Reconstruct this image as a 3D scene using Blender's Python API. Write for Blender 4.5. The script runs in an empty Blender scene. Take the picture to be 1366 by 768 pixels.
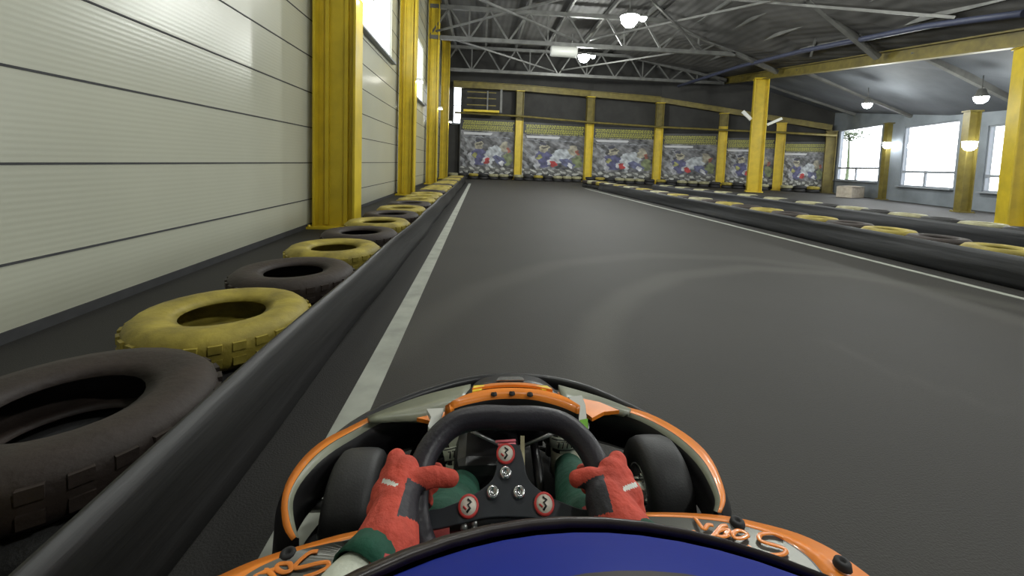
import bpy, bmesh, math, random
from mathutils import Vector, Matrix
random.seed(7)
SC = bpy.context.scene
COL = SC.collection
V = Vector
# ------------------------------------------------------------------ camera
f = 560.0; CX = 683.0; CY = 257.0
yaw = math.radians(4.4); pit = math.radians(4.0); rol = math.radians(2.0)
CAM = V((0, 0, 1.0))
Fv = V((math.sin(yaw)*math.cos(pit), math.cos(yaw)*math.cos(pit), -math.sin(pit)))
R0 = V((math.cos(yaw), -math.sin(yaw), 0)); U0 = R0.cross(Fv)
Rv = R0*math.cos(rol)+U0*math.sin(rol); Uv = -R0*math.sin(rol)+U0*math.cos(rol)
cd = bpy.data.cameras.new('camera'); cam = bpy.data.objects.new('camera', cd); COL.objects.link(cam)
cd.sensor_fit = 'HORIZONTAL'; cd.sensor_width = 36; cd.lens = 36*f/1366
cd.shift_y = -(384-CY)/1366; cd.clip_start = .01; cd.clip_end = 300
M3 = Matrix((Rv, Uv, -Fv)).transposed()
cam.matrix_world = Matrix.Translation(CAM) @ M3.to_4x4()
SC.camera = cam

def ray(px, py): return Fv*f + Rv*(px-CX) - Uv*(py-CY)
def P(px_, py_, **k):
    """world point seen at that pixel: on the plane x=, y= or z=, or at depth d="""
    r = ray(px_, py_); a, v = list(k.items())[0]
    if a == 'd': return CAM + r*(v/f)
    i = 'xyz'.index(a); return CAM + r*((v-CAM[i])/r[i])

# ------------------------------------------------------------------ materials
def mat(name, col, rough=.5, metal=0., noise=0., nscale=8., bump=0., bscale=40., coat=0., emit=None, estr=0., spec=.5, attr=None, stretch=None):
    m = bpy.data.materials.new(name); m.use_nodes = True; n = m.node_tree.nodes; l = m.node_tree.links
    b = n['Principled BSDF']
    c = (*col, 1)
    b.inputs['Base Color'].default_value = c; b.inputs['Roughness'].default_value = rough
    b.inputs['Metallic'].default_value = metal; b.inputs['Coat Weight'].default_value = coat
    b.inputs['Specular IOR Level'].default_value = spec
    tc = n.new('ShaderNodeTexCoord'); co = tc.outputs['Object']
    if stretch:
        mp = n.new('ShaderNodeMapping'); mp.inputs['Scale'].default_value = stretch; l.new(co, mp.inputs['Vector']); co = mp.outputs[0]
    src = None
    if attr:
        at = n.new('ShaderNodeAttribute'); at.attribute_name = attr; src = at.outputs['Color']; l.new(src, b.inputs['Base Color'])
    if noise > 0:
        t = n.new('ShaderNodeTexNoise'); t.inputs['Scale'].default_value = nscale; t.inputs['Detail'].default_value = 5
        l.new(co, t.inputs['Vector'])
        r = n.new('ShaderNodeMapRange'); r.inputs[1].default_value = .3; r.inputs[2].default_value = .7
        r.inputs[3].default_value = 1-noise; r.inputs[4].default_value = 1+noise*.6; l.new(t.outputs['Fac'], r.inputs[0])
        mx = n.new('ShaderNodeVectorMath'); mx.operation = 'SCALE'; l.new(r.outputs[0], mx.inputs['Scale'])
        if src: l.new(src, mx.inputs[0])
        else: mx.inputs[0].default_value = col
        l.new(mx.outputs[0], b.inputs['Base Color'])
    if bump > 0:
        t2 = n.new('ShaderNodeTexNoise'); t2.inputs['Scale'].default_value = bscale; t2.inputs['Detail'].default_value = 4; l.new(co, t2.inputs['Vector'])
        bp = n.new('ShaderNodeBump'); bp.inputs['Strength'].default_value = bump; bp.inputs['Distance'].default_value = .01
        l.new(t2.outputs['Fac'], bp.inputs['Height']); l.new(bp.outputs[0], b.inputs['Normal'])
    if emit: b.inputs['Emission Color'].default_value = (*emit, 1); b.inputs['Emission Strength'].default_value = estr
    return m
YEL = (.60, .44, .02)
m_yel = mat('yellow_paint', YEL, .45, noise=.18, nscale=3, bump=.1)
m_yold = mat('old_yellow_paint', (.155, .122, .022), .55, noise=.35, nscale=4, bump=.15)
m_yty = mat('yellow_tyre_paint', (.33, .26, .040), .6, noise=.45, nscale=9, bump=.3)
m_wty = mat('whitish_tyre_paint', (.33, .31, .18), .6, noise=.4, nscale=9, bump=.3)
m_rub = mat('rubber', (.022, .021, .021), .62, noise=.3, nscale=12, bump=.3, bscale=60)
m_rbr = mat('brown_dusty_rubber', (.028, .018, .014), .65, noise=.4, nscale=7, bump=.3)
m_belt = mat('belt_rubber', (.012, .011, .0105), .5, noise=.45, nscale=5, bump=.4, bscale=6, stretch=(1, .3, 4))
m_beltr = mat('grey_belt_rubber', (.035, .036, .039), .5, noise=.45, nscale=5, bump=.4, bscale=6, stretch=(1, .3, 4))
m_slick = mat('slick_tyre', (.024, .023, .024), .55, noise=.15, nscale=30, bump=.08, bscale=200)
m_steel = mat('grey_steel', (.15, .15, .14), .5, .3, noise=.3, nscale=3)
m_dsteel = mat('dark_steel', (.07, .07, .068), .6, .2, noise=.3, nscale=3)
m_deck = mat('roof_deck', (.068, .066, .062), .7, noise=.4, nscale=1.2)
m_blue = mat('blue_pipe_paint', (.045, .052, .09), .5, noise=.2)
m_line = mat('line_paint', (.36, .37, .32), .6, noise=.25, nscale=6)
m_wallb = mat('dark_wall', (.032, .031, .028), .8, noise=.3, nscale=1.5)
m_wallr = mat('grey_wall', (.20, .225, .25), .7, noise=.2, nscale=1.5)  # grey raised so the base colour carries the window haze
m_aisle = mat('aisle_ceiling', (.08, .088, .10), .8, noise=.35, nscale=.8)
m_base = mat('dark_plinth', (.04, .04, .042), .8, noise=.2)
m_wfr = mat('window_frame_paint', (.25, .27, .3), .5)
m_or = mat('orange_plastic', (.95, .27, .025), .32, coat=.3, noise=.12, nscale=12)
m_blk = mat('black_plastic', (.011, .010, .011), .38, noise=.2, nscale=20, bump=.05)
m_mblk = mat('matte_black', (.012, .011, .012), .7)
m_gry = mat('grey_green_plastic', (.26, .27, .20), .35, noise=.35, nscale=7)
m_pod = mat('brushed_silver_sticker', (.15, .15, .135), .36, .5, noise=.25, nscale=3)
m_chr = mat('bright_metal', (.7, .7, .7), .25, 1.)
m_tube = mat('grey_tube', (.28, .28, .27), .35, .7)
m_rim = mat('steering_rim_foam', (.022, .019, .026), .42, noise=.15, nscale=40, bump=.1, bscale=150)
m_plate = mat('steering_plate', (.032, .035, .042), .45, noise=.2, nscale=30)
m_red = mat('red_glove', (.60, .075, .045), .8, noise=.2, nscale=30, bump=.35, bscale=90)
m_red2 = mat('dull_red', (.40, .05, .045), .8, noise=.2, nscale=30, bump=.2)
m_gblk = mat('black_leather', (.02, .018, .024), .6, bump=.2, bscale=80)
m_grn = mat('green_suit', (.002, .065, .035), .8, noise=.25, nscale=20, bump=.4, bscale=40)
m_wht = mat('white_suit', (.60, .62, .52), .8, noise=.1, nscale=20, bump=.4, bscale=30)
m_whp = mat('white_plastic', (.65, .65, .60), .4)
m_bei = mat('beige_tape', (.33, .30, .18), .6)
m_bei2 = mat('cream_sock', (.55, .54, .42), .8)
m_helm = mat('blue_helmet', (.008, .022, .26), .5, spec=.15)
m_hblk = mat('black_helmet_band', (.03, .022, .024), .4)
m_visor = mat('tinted_visor', (.016, .009, .009), .34)
m_stick = mat('sticker_white', (.80, .72, .62), .5)
m_sred = mat('sticker_red', (.62, .05, .045), .5)
m_pink = mat('pink_red_label', (.65, .14, .17), .5)
m_yb = mat('bright_yellow', (.85, .62, .03), .4)
m_lime = mat('lime_green', (.16, .42, .02), .5)
m_lamp = mat('lamp_diffuser', (1, 1, 1), .5, emit=(.93, .97, 1), estr=22)
m_lampw = mat('wall_lamp_diffuser', (1, 1, 1), .5, emit=(1, .98, .92), estr=14)
m_skin = mat('skin', (.5, .3, .22), .6)
m_print = mat('printed_banner', (1, 1, 1), .45, attr='print', noise=.08, nscale=20)
m_card = mat('pale_cardboard', (.42, .37, .30), .8, noise=.2)
m_leaf = mat('leaf', (.05, .07, .03), .7)

# left wall panels: cream with fine ribs
m_wall = mat('cream_panel', (.42, .42, .335), .28, noise=.06, nscale=.8)
nt = m_wall.node_tree; nn = nt.nodes; ll = nt.links
w = nn.new('ShaderNodeTexWave'); w.bands_direction = 'Z'; w.inputs['Scale'].default_value = 9; w.inputs['Distortion'].default_value = .2
tcc = nn.new('ShaderNodeTexCoord'); ll.new(tcc.outputs['Object'], w.inputs['Vector'])
bp = nn.new('ShaderNodeBump'); bp.inputs['Strength'].default_value = .04; bp.inputs['Distance'].default_value = .01
ll.new(w.outputs['Fac'], bp.inputs['Height']); ll.new(bp.outputs[0], nn['Principled BSDF'].inputs['Normal'])
# roof deck ribs
nt = m_deck.node_tree; nn = nt.nodes; ll = nt.links
w = nn.new('ShaderNodeTexWave'); w.bands_direction = 'X'; w.inputs['Scale'].default_value = 1.2
tcc = nn.new('ShaderNodeTexCoord'); ll.new(tcc.outputs['Object'], w.inputs['Vector'])
bp = nn.new('ShaderNodeBump'); bp.inputs['Strength'].default_value = .5; bp.inputs['Distance'].default_value = .03
ll.new(w.outputs['Fac'], bp.inputs['Height']); ll.new(bp.outputs[0], nn['Principled BSDF'].inputs['Normal'])
# asphalt
m_flr = mat('asphalt', (.032, .029, .0245), .68, noise=.12, nscale=.9, bump=.25, bscale=160, spec=.38)
nt = m_flr.node_tree; nn = nt.nodes; ll = nt.links
at = nn.new('ShaderNodeAttribute'); at.attribute_name = 'scuff'
b0 = nn['Principled BSDF']; prev = b0.inputs['Base Color'].links[0].from_socket
mx = nn.new('ShaderNodeMix'); mx.data_type = 'RGBA'; ll.new(at.outputs['Fac'], mx.inputs[0]); ll.new(prev, mx.inputs[6]); mx.inputs[7].default_value = (.080, .076, .065, 1)
m2 = nn.new('ShaderNodeMix'); m2.data_type = 'RGBA'; a2 = nn.new('ShaderNodeAttribute'); a2.attribute_name = 'offtrack'
ll.new(a2.outputs['Fac'], m2.inputs[0]); ll.new(mx.outputs[2], m2.inputs[6]); m2.inputs[7].default_value = (.006, .006, .0065, 1); ll.new(m2.outputs[2], b0.inputs['Base Color'])
# glass
m_gls = bpy.data.materials.new('window_glass'); m_gls.use_nodes = True; nn = m_gls.node_tree.nodes; ll = m_gls.node_tree.links
nn.remove(nn['Principled BSDF']); tr = nn.new('ShaderNodeBsdfTransparent'); gl = nn.new('ShaderNodeBsdfGlossy'); gl.inputs['Roughness'].default_value = .05
mxx = nn.new('ShaderNodeMixShader'); mxx.inputs[0].default_value = .06; ll.new(tr.outputs[0], mxx.inputs[1]); ll.new(gl.outputs[0], mxx.inputs[2]); ll.new(mxx.outputs[0], nn['Material Output'].inputs[0])

# ------------------------------------------------------------------ mesh helpers
class MB:
    def __init__(s): s.v = []; s.f = []; s.mi = []; s.sm = []
    def add(s, vs, fs, mi=0, smooth=False):
        o = len(s.v); s.v += [tuple(p) for p in vs]
        for q in fs: s.f.append([o+i for i in q]); s.mi.append(mi); s.sm.append(smooth)
    def box(s, c, sz, mi=0, M=None):
        c = V(c); vs = []
        for z in (-.5, .5):
            for x, y in ((-.5, -.5), (.5, -.5), (.5, .5), (-.5, .5)):
                d = V((x*sz[0], y*sz[1], z*sz[2])); vs.append(c + (M @ d if M else d))
        s.add(vs, [(3, 2, 1, 0), (4, 5, 6, 7), (0, 1, 5, 4), (1, 2, 6, 5), (2, 3, 7, 6), (3, 0, 4, 7)], mi)
    def bar(s, a, b, w, h, mi=0, up=V((0, 0, 1))):
        """rectangular bar from a to b, w across, h along up"""
        a = V(a); b = V(b); d = (b-a).normalized(); x = d.cross(up)
        if x.length < 1e-4: x = d.cross(V((0, 1, 0)))
        x.normalize(); u = x.cross(d)
        vs = [p + x*(i*w/2) + u*(j*h/2) for p in (a, b) for i, j in ((-1, -1), (1, -1), (1, 1), (-1, 1))]
        s.add(vs, [(0, 1, 2, 3), (7, 6, 5, 4), (0, 4, 5, 1), (1, 5, 6, 2), (2, 6, 7, 3), (3, 7, 4, 0)], mi)
    def tube(s, pts, r, n=12, mi=0, closed=False, caps=True, flat=1., up0=None):
        pts = [V(p) for p in pts]; N = len(pts)
        rs = r if isinstance(r, (list, tuple)) else [r]*N
        vs = []; up = V(up0) if up0 else V((0, 0, 1))
        for i, p in enumerate(pts):
            a = pts[(i-1) % N] if (closed or i > 0) else p; b = pts[(i+1) % N] if (closed or i < N-1) else p
            d = (b-a).normalized(); x = d.cross(up)
            if x.length < 1e-3: x = d.cross(V((1, 0, 0)))
            x.normalize(); u = x.cross(d)
            if not up0: up = u
            for k in range(n):
                t = 2*math.pi*k/n; vs.append(p + (x*math.cos(t) + u*(math.sin(t)*flat))*rs[i])
        fs = []
        for i in range(N if closed else N-1):
            for k in range(n):
                j = (i+1) % N; fs.append((i*n+k, i*n+(k+1) % n, j*n+(k+1) % n, j*n+k))
        s.add(vs, fs, mi, True)
        if caps and not closed:
            s.add(vs[:n], [tuple(reversed(range(n)))], mi); s.add(vs[-n:], [tuple(range(n))], mi)
    def lathe(s, prof, c=(0, 0, 0), axis='z', n=32, mi=0, closed=False, M=None, smooth=True):
        """prof: list of (radius, along-axis)"""
        c = V(c); vs = []
        for r, h in prof:
            for k in range(n):
                t = 2*math.pi*k/n; x, y = r*math.cos(t), r*math.sin(t)
                p = V((x, y, h)) if axis == 'z' else V((h, x, y)) if axis == 'x' else V((x, h, y))
                vs.append(c + (M @ p if M else p))
        m = len(prof); fs = []
        for i in range(m if closed else m-1):
            for k in range(n):
                j = (i+1) % m; fs.append((i*n+k, i*n+(k+1) % n, j*n+(k+1) % n, j*n+k))
        s.add(vs, fs, mi, smooth)
    def strip(s, A, B, mi=0, smooth=False):
        A = list(A); B = list(B); n = len(A)
        s.add(A+B, [(i, i+1, n+i+1, n+i) for i in range(n-1)], mi, smooth)
    def prism(s, poly, z0, z1, mi=0, mside=None):
        n = len(poly); lo = [(p[0], p[1], z0) for p in poly]; hi = [(p[0], p[1], (p[2] if len(p) > 2 else z1)) for p in poly]
        s.add(hi, [tuple(range(n))], mi); s.add(lo, [tuple(reversed(range(n)))], mi)
        s.add(lo+hi, [(i, (i+1) % n, n+(i+1) % n, n+i) for i in range(n)], mside if mside is not None else mi)
    def build(s, name, mats, parent=None, bevel=0, solid=0, fix=True, loc=None):
        me = bpy.data.meshes.new(name); me.from_pydata(s.v, [], s.f)
        for m in (mats if isinstance(mats, (list, tuple)) else [mats]): me.materials.append(m)
        me.polygons.foreach_set('material_index', s.mi); me.polygons.foreach_set('use_smooth', s.sm)
        if fix:
            bm = bmesh.new(); bm.from_mesh(me); bmesh.ops.remove_doubles(bm, verts=bm.verts, dist=1e-5)
            bmesh.ops.recalc_face_normals(bm, faces=bm.faces); bm.to_mesh(me); bm.free()
        me.update(); o = bpy.data.objects.new(name, me); COL.objects.link(o)
        if parent: o.parent = parent
        if loc: o.location = loc
        if solid:
            sm = o.modifiers.new('solid', 'SOLIDIFY'); sm.thickness = solid; sm.offset = -1
        if bevel:
            bv = o.modifiers.new('bevel', 'BEVEL'); bv.width = bevel; bv.segments = 2; bv.limit_method = 'ANGLE'; bv.angle_limit = .6
        return o
def tag(o, label=None, cat=None, group=None, kind=None):
    if label: o['label'] = label
    if cat: o['category'] = cat
    if group: o['group'] = group
    if kind: o['kind'] = kind
    return o
def empty(name, loc, label=None, cat=None, group=None, rz=0):
    o = bpy.data.objects.new(name, None); COL.objects.link(o); o.location = loc; o.rotation_euler = (0, 0, rz); o.empty_display_size = .1
    return tag(o, label, cat, group)
def copy_tree(o, parent=None):
    c = o.copy(); COL.objects.link(c); c.parent = parent
    for ch in o.children: copy_tree(ch, c)
    return c
def cat_rom(pts, sub=6, closed=False):
    pts = [V(p) for p in pts]; n = len(pts); out = []
    for i in range(n if closed else n-1):
        if closed: p0, p1, p2, p3 = pts[(i-1) % n], pts[i], pts[(i+1) % n], pts[(i+2) % n]
        else: p0, p1, p2, p3 = pts[max(i-1, 0)], pts[i], pts[i+1], pts[min(i+2, n-1)]
        for k in range(sub):
            t = k/sub; out.append(.5*((2*p1)+(p2-p0)*t+(2*p0-5*p1+4*p2-p3)*t*t+(-p0+3*p1-3*p2+p3)*t**3))
    if not closed: out.append(pts[-1])
    return out

# organic bodies: overlapping tapered limbs fused by a voxel remesh into one surface
def fused(name, limbs, voxel, mats, parent=None, smooth=6, pick=None, blobs=()):
    m = MB()
    for a, b, ra, rb in limbs:
        a = V(a); b = V(b); L = (b-a).length; N = 8
        pts = []; rs = []
        d = (b-a).normalized() if L > 1e-6 else V((0, 0, 1))
        for k in range(5): t = math.pi/2*k/4; pts.append(a - d*ra*math.cos(t)*.999); rs.append(max(ra*math.sin(t), ra*.02))
        for k in range(1, N): t = k/N; pts.append(a.lerp(b, t)); rs.append(ra+(rb-ra)*t)
        for k in range(5): t = math.pi/2*k/4; pts.append(b + d*rb*math.sin(t)*.999); rs.append(max(rb*math.cos(t), rb*.02))
        m.tube(pts, rs, n=14)
    for c, sz, M in blobs:
        vs = []; fs = []; nu, nv = 16, 10
        for j in range(nv+1):
            for i in range(nu):
                th = math.pi*j/nv; ph = 2*math.pi*i/nu
                q = V((sz[0]*math.sin(th)*math.cos(ph), sz[1]*math.sin(th)*math.sin(ph), sz[2]*math.cos(th)))
                vs.append(V(c) + (M @ q if M else q))
        for j in range(nv):
            for i in range(nu): fs.append((j*nu+i, j*nu+(i+1) % nu, (j+1)*nu+(i+1) % nu, (j+1)*nu+i))
        m.add(vs, fs, 0, True)
    o = m.build(name, mats[0], fix=True)
    r = o.modifiers.new('r', 'REMESH'); r.mode = 'VOXEL'; r.voxel_size = voxel; r.use_smooth_shade = True
    s = o.modifiers.new('s', 'SMOOTH'); s.factor = .5; s.iterations = smooth
    dg = bpy.context.evaluated_depsgraph_get(); ev = o.evaluated_get(dg)
    me = bpy.data.meshes.new_from_object(ev, depsgraph=dg)
    o.modifiers.clear(); old = o.data; o.data = me; bpy.data.meshes.remove(old); me.name = name
    me.materials.clear()
    for mm in mats: me.materials.append(mm)
    for p in me.polygons:
        p.use_smooth = True
        p.material_index = pick(p.center, p.normal) if pick else 0
    if parent: o.parent = parent
    return o

# ------------------------------------------------------------------ SETTING
XW = -2.38                                  # left wall plane
# floor, with pale tyre arcs worn into it
arcs = []
for pts, wd, st in (([(797, 520), (792, 470), (805, 425), (840, 392), (900, 368), (1000, 357), (1120, 365), (1240, 385), (1366, 412)], .13, .5),
                    ([(520, 470), (570, 430), (640, 385), (740, 352), (860, 340), (1000, 345), (1160, 366), (1366, 430)], .14, .35),
                    ([(1100, 455), (1200, 500), (1330, 545)], .04, .16)):
    arcs.append(([P(x, y, z=0).xy for x, y in pts], wd, st))
def arc_val(x, y):
    if x < -.47: return -.55
    if x > 4.62: return -.25
    v = 0
    for pts, wd, st in arcs:
        dm = 9
        for a, b in zip(pts, pts[1:]):
            ab = b-a; t = max(0, min(1, ((x-a.x)*ab.x+(y-a.y)*ab.y)/ab.length_squared))
            dx = x-a.x-ab.x*t; dy = y-a.y-ab.y*t; dm = min(dm, dx*dx+dy*dy)
        d = math.sqrt(dm); v = max(v, st*max(0, min(1, 1.4-d/wd)))
    return v
xs = [-2.5+.07*i for i in range(0, 150)] + [8.5, 12, 20]; ys = [-6, -2] + [0+.07*i for i in range(0, 130)] + [9.5, 12, 15, 20, 27]
m = MB(); nx = len(xs); vals = []
for y in ys:
    for x in xs: m.v.append((x, y, 0)); vals.append(arc_val(x, y))
for j in range(len(ys)-1):
    for i in range(nx-1): a = j*nx+i; m.f.append([a, a+1, a+nx+1, a+nx]); m.mi.append(0); m.sm.append(False)
fl = m.build('floor', m_flr, fix=False); tag(fl, kind='structure')
ca = fl.data.attributes.new('scuff', 'FLOAT', 'POINT'); ca.data.foreach_set('value', [max(0, v) for v in vals])
ca = fl.data.attributes.new('offtrack', 'FLOAT', 'POINT'); ca.data.foreach_set('value', [max(0, -v) for v in vals])

def wall_holes(name, a, b, z0, z1, holes, mt, th=.2, out=1):
    """vertical wall from a to b with rectangular holes (s0,s1,z0,z1)"""
    a = V((*a, 0)); b = V((*b, 0)); L = (b-a).length; d = (b-a)/L; nrm = V((d.y, -d.x, 0))*out
    S = sorted({0, L, *[h[0] for h in holes], *[h[1] for h in holes]}); Z = sorted({z0, z1, *[h[2] for h in holes], *[h[3] for h in holes]})
    m = MB()
    for s0, s1 in zip(S, S[1:]):
        for q0, q1 in zip(Z, Z[1:]):
            if any(h[0]-1e-6 <= s0 and s1 <= h[1]+1e-6 and h[2]-1e-6 <= q0 and q1 <= h[3]+1e-6 for h in holes): continue
            for o in (0, th):
                m.add([a+d*s+nrm*o+V((0, 0, z)) for s, z in ((s0, q0), (s1, q0), (s1, q1), (s0, q1))], [(0, 1, 2, 3)])
    for h in holes + [(0, L, z0, z1)]:
        cs = [(h[0], h[2]), (h[1], h[2]), (h[1], h[3]), (h[0], h[3])]
        for (s0, q0), (s1, q1) in zip(cs, cs[1:]+cs[:1]):
            m.add([a+d*s0+V((0, 0, q0)), a+d*s1+V((0, 0, q1)), a+d*s1+nrm*th+V((0, 0, q1)), a+d*s0+nrm*th+V((0, 0, q0))], [(0, 1, 2, 3)])
    o = m.build(name, mt, fix=False); tag(o, kind='structure'); return o, a, d, nrm
portals = []
wn = [0]
def window(a, d, nrm, s0, s1, z0, z1, vbars, hbars, barw=.05, slim=False, frame=None, vz=None):
    wn[0] += 1; nm = 'window_%d' % wn[0]
    c = a+d*((s0+s1)/2)+V((0, 0, z0)); root = empty(nm, c); root['kind'] = 'structure'
    X = nrm*.08; m = MB(); g = MB()
    def pt(s, z): return a+d*s+X+V((0, 0, z)) - c
    fw = .03 if slim else .045
    m.bar(pt(s0, z0+fw/2), pt(s1, z0+fw/2), .08, fw); m.bar(pt(s0, z1-fw/2), pt(s1, z1-fw/2), .08, fw)
    m.bar(pt(s0+fw/2, z0), pt(s0+fw/2, z1), fw, .08, up=nrm); m.bar(pt(s1-fw/2, z0), pt(s1-fw/2, z1), fw, .08, up=nrm)
    for h in hbars: m.bar(pt(s0, h), pt(s1, h), .06, barw)
    for s in vbars: m.bar(pt(s, vz[0] if vz else z0), pt(s, vz[1] if vz else z1), barw, .06, up=nrm)
    fr = m.build('window_frame', m_whp if slim else m_wfr, root)
    g.add([pt(s0, z0), pt(s1, z0), pt(s1, z1), pt(s0, z1)], [(0, 1, 2, 3)]); g.build('pane', m_gls, root, fix=False)
    sl = MB(); sl.bar(pt(s0-.05, z0-.03)-nrm*.12, pt(s1+.05, z0-.03)-nrm*.12, .16, .04); sl.build('window_sill', m_wfr, root)
    ld = bpy.data.lights.new('window_daylight', 'AREA'); lo = bpy.data.objects.new('window_daylight', ld); COL.objects.link(lo)
    ld.shape = 'RECTANGLE'; ld.size = s1-s0; ld.size_y = z1-z0; ld.cycles.is_portal = True
    lo.location = a+d*((s0+s1)/2)+V((0, 0, (z0+z1)/2))+nrm*.22
    zz = nrm; yy = V((0, 0, 1)); xx = yy.cross(zz)      # portal shines along -z, into the hall
    lo.matrix_world = Matrix.Translation(lo.location) @ Matrix((xx, yy, zz)).transposed().to_4x4()
    return root
# left wall: panels with recessed grooves
zg = [.40, .91, 1.40, 1.88, 2.37, 2.86, 3.35, 3.84, 4.33, 4.82, 5.31, 5.8, 6.29, 6.78, 7.27, 7.7]
YL0, YL1 = -6.0, 25.9
lw = [(7.75, 11.3, 3.5, 5.4), (12.6, 17.2, 3.2, 5.4), (19.3, 22.6, 3.5, 5.4)]
wl, a_, d_, n_ = wall_holes('wall_left', (XW, YL0), (XW, YL1), .05, 7.7, [(h[0]-YL0, h[1]-YL0, h[2], h[3]) for h in lw], m_wall, out=-1)
m = MB()
for z in zg:
    segs = [(YL0, YL1)]
    for h in lw:
        if h[2] < z < h[3]: segs = [q for s in segs for q in ((s[0], h[0]), (h[1], s[1])) if q[1] > q[0] and not (s[0] > h[1] or s[1] < h[0])] if True else segs
    if 3.5 < z < 5.4:
        cut = [YL0]+[e for h in lw for e in h[:2]]+[YL1]; segs = list(zip(cut[::2], cut[1::2]))
    for s0, s1 in segs: m.box((XW+.0025, (s0+s1)/2, z), (.005, s1-s0, .013))
tag(m.build('trim_1', m_base), kind='structure')                       # dark joints between the wall panels
m = MB(); m.box((XW-.05, (YL0+YL1)/2, .03), (.12, YL1-YL0, .06)); tag(m.build('baseboard_left', m_base), kind='structure')
for h in lw: window(a_, d_, n_, h[0]-YL0, h[1]-YL0, h[2], h[3], [], [], slim=True)
# back wall polyline
BW = [(XW, 25.95), (7.0, 26.55), (11.2, 25.95), (14.7, 24.4), (18.95, 21.5)]
bwin = None
for i, (a, b) in enumerate(zip(BW, BW[1:])):
    hol = [(.62, 1.12, 3.3, 5.6)] if i == 0 else []
    o, aa, dd, nn_ = wall_holes('wall_back' if i == 0 else 'wall_back_%d' % (i+1), a, b, 0, 7.7, hol, m_wallb, out=-1)
    if hol: window(aa, dd, nn_, *hol[0], [], [4.4])
# right wall
RA, RB = V((18.95, 21.5)), V((10.4, -6.0))
rdir = (RB-RA).normalized(); rn = V((rdir.y, -rdir.x))
def onwall(px, py):
    r = ray(px, py); s = rn.dot(RA-CAM.xy)/rn.dot(r.xy); q = CAM+r*s
    return (q.xy-RA).dot(rdir), q.z, q
rw = []
for x0, x1, yt, yb in ((1121, 1177, 170, 240), (1207, 1280, 165, 248), (1319, 1392, 164, 256)):
    s0, zt, _ = onwall(x0, yt); s1, zt2, _ = onwall(x1, yt); _, zb, _ = onwall(x0, yb)
    rw.append((s0, s1, zb, (zt+zt2)/2))
L3 = rw[2][1]; wdt = 3.0
rw.append((L3+2.2, L3+2.2+wdt, rw[2][2], rw[2][3])); rw.append((L3+7.4, L3+7.4+wdt, rw[2][2], rw[2][3])); rw.append((L3+12.6, L3+12.6+wdt, rw[2][2], rw[2][3]))
rw = [h for h in rw if h[1] < (RB-RA).length]
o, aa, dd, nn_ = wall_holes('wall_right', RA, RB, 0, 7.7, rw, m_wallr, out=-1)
for h in rw:
    hb = h[2]+(h[3]-h[2])*.24
    window(aa, dd, nn_, *h, [h[0]+(h[1]-h[0])*.47], [hb], barw=.09, vz=(h[2], hb+.05))
# front wall behind the camera and deck
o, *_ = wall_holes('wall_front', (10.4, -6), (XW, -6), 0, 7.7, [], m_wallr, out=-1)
m = MB(); m.box((8.4, 10.3, 7.75), (22.5, 33, .1)); tag(m.build('ceiling', m_deck), kind='structure')

# ------------------------------------------------------------------ floor lines
for xa, xb, ya, yb, lab in ((-.52, -.41, -1.5, 19.5, 'pale painted line on the asphalt beside the left tyre barrier'),
                            (4.60, 4.68, -1.5, 18.2, 'white painted line on the asphalt beside the right tyre barrier')):
    m = MB(); m.box(((xa+xb)/2, (ya+yb)/2, .002), (xb-xa, yb-ya, .004))
    tag(m.build('track_line', m_line), lab, 'floor line')

# ------------------------------------------------------------------ columns
def hcol(name, x, y, h, w, dpt, label, rz=0, mt=None, two=False):
    """H section: w across (local x), dpt along local y"""
    r = empty(name, (x, y, 0), label, 'column', rz=rz); r['kind'] = 'thing'
    mt = mt or m_yel; m = MB(); t = .03
    m.box((-w/2+t/2, 0, h/2), (t, dpt, h)); m.box((w/2-t/2, 0, h/2), (t, dpt, h)); m.box((0, 0, h/2), (w-2*t, .05, h))
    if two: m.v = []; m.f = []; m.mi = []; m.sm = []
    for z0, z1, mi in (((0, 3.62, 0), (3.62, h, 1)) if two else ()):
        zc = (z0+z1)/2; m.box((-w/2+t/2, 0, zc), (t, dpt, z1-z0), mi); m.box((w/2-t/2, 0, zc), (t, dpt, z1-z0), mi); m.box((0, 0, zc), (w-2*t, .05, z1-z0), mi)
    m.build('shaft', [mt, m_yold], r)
    m = MB(); m.box((0, 0, .015), (w+.12, dpt+.12, .03))
    for i in (-1, 1):
        for j in (-1, 1): m.lathe([(0, .055), (.02, .055), (.02, .03)], (i*(w/2+.03), j*(dpt/2+.03), 0), n=6)
    m.build('base_plate', mt, r)
    m = MB(); m.box((0, 0, h+.02), (w+.06, dpt+.06, .04)); m.build('cap_plate', mt, r)
    return r
for y, lab in ((6.15, 'nearest and widest yellow steel column on the cream panel wall'),
               (12.1, 'second yellow steel column along the cream wall, past the first high window'),
               (18.1, 'third yellow steel column along the cream wall, past the second high window'),
               (24.0, 'fourth yellow steel column along the cream wall, by the back corner')):
    c = hcol('steel_column', -2.025 if y < 8 else -2.08, y, 7.6, .57 if y < 8 else .44, .34, lab)
    m = MB()
    for dx in ((-.13, .13) if y < 8 else (-.1, .1)): m.box((dx, -.02, 3.8), (.05, .1, 7.5))
    m.build('stiffener', m_yel, c)
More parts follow.
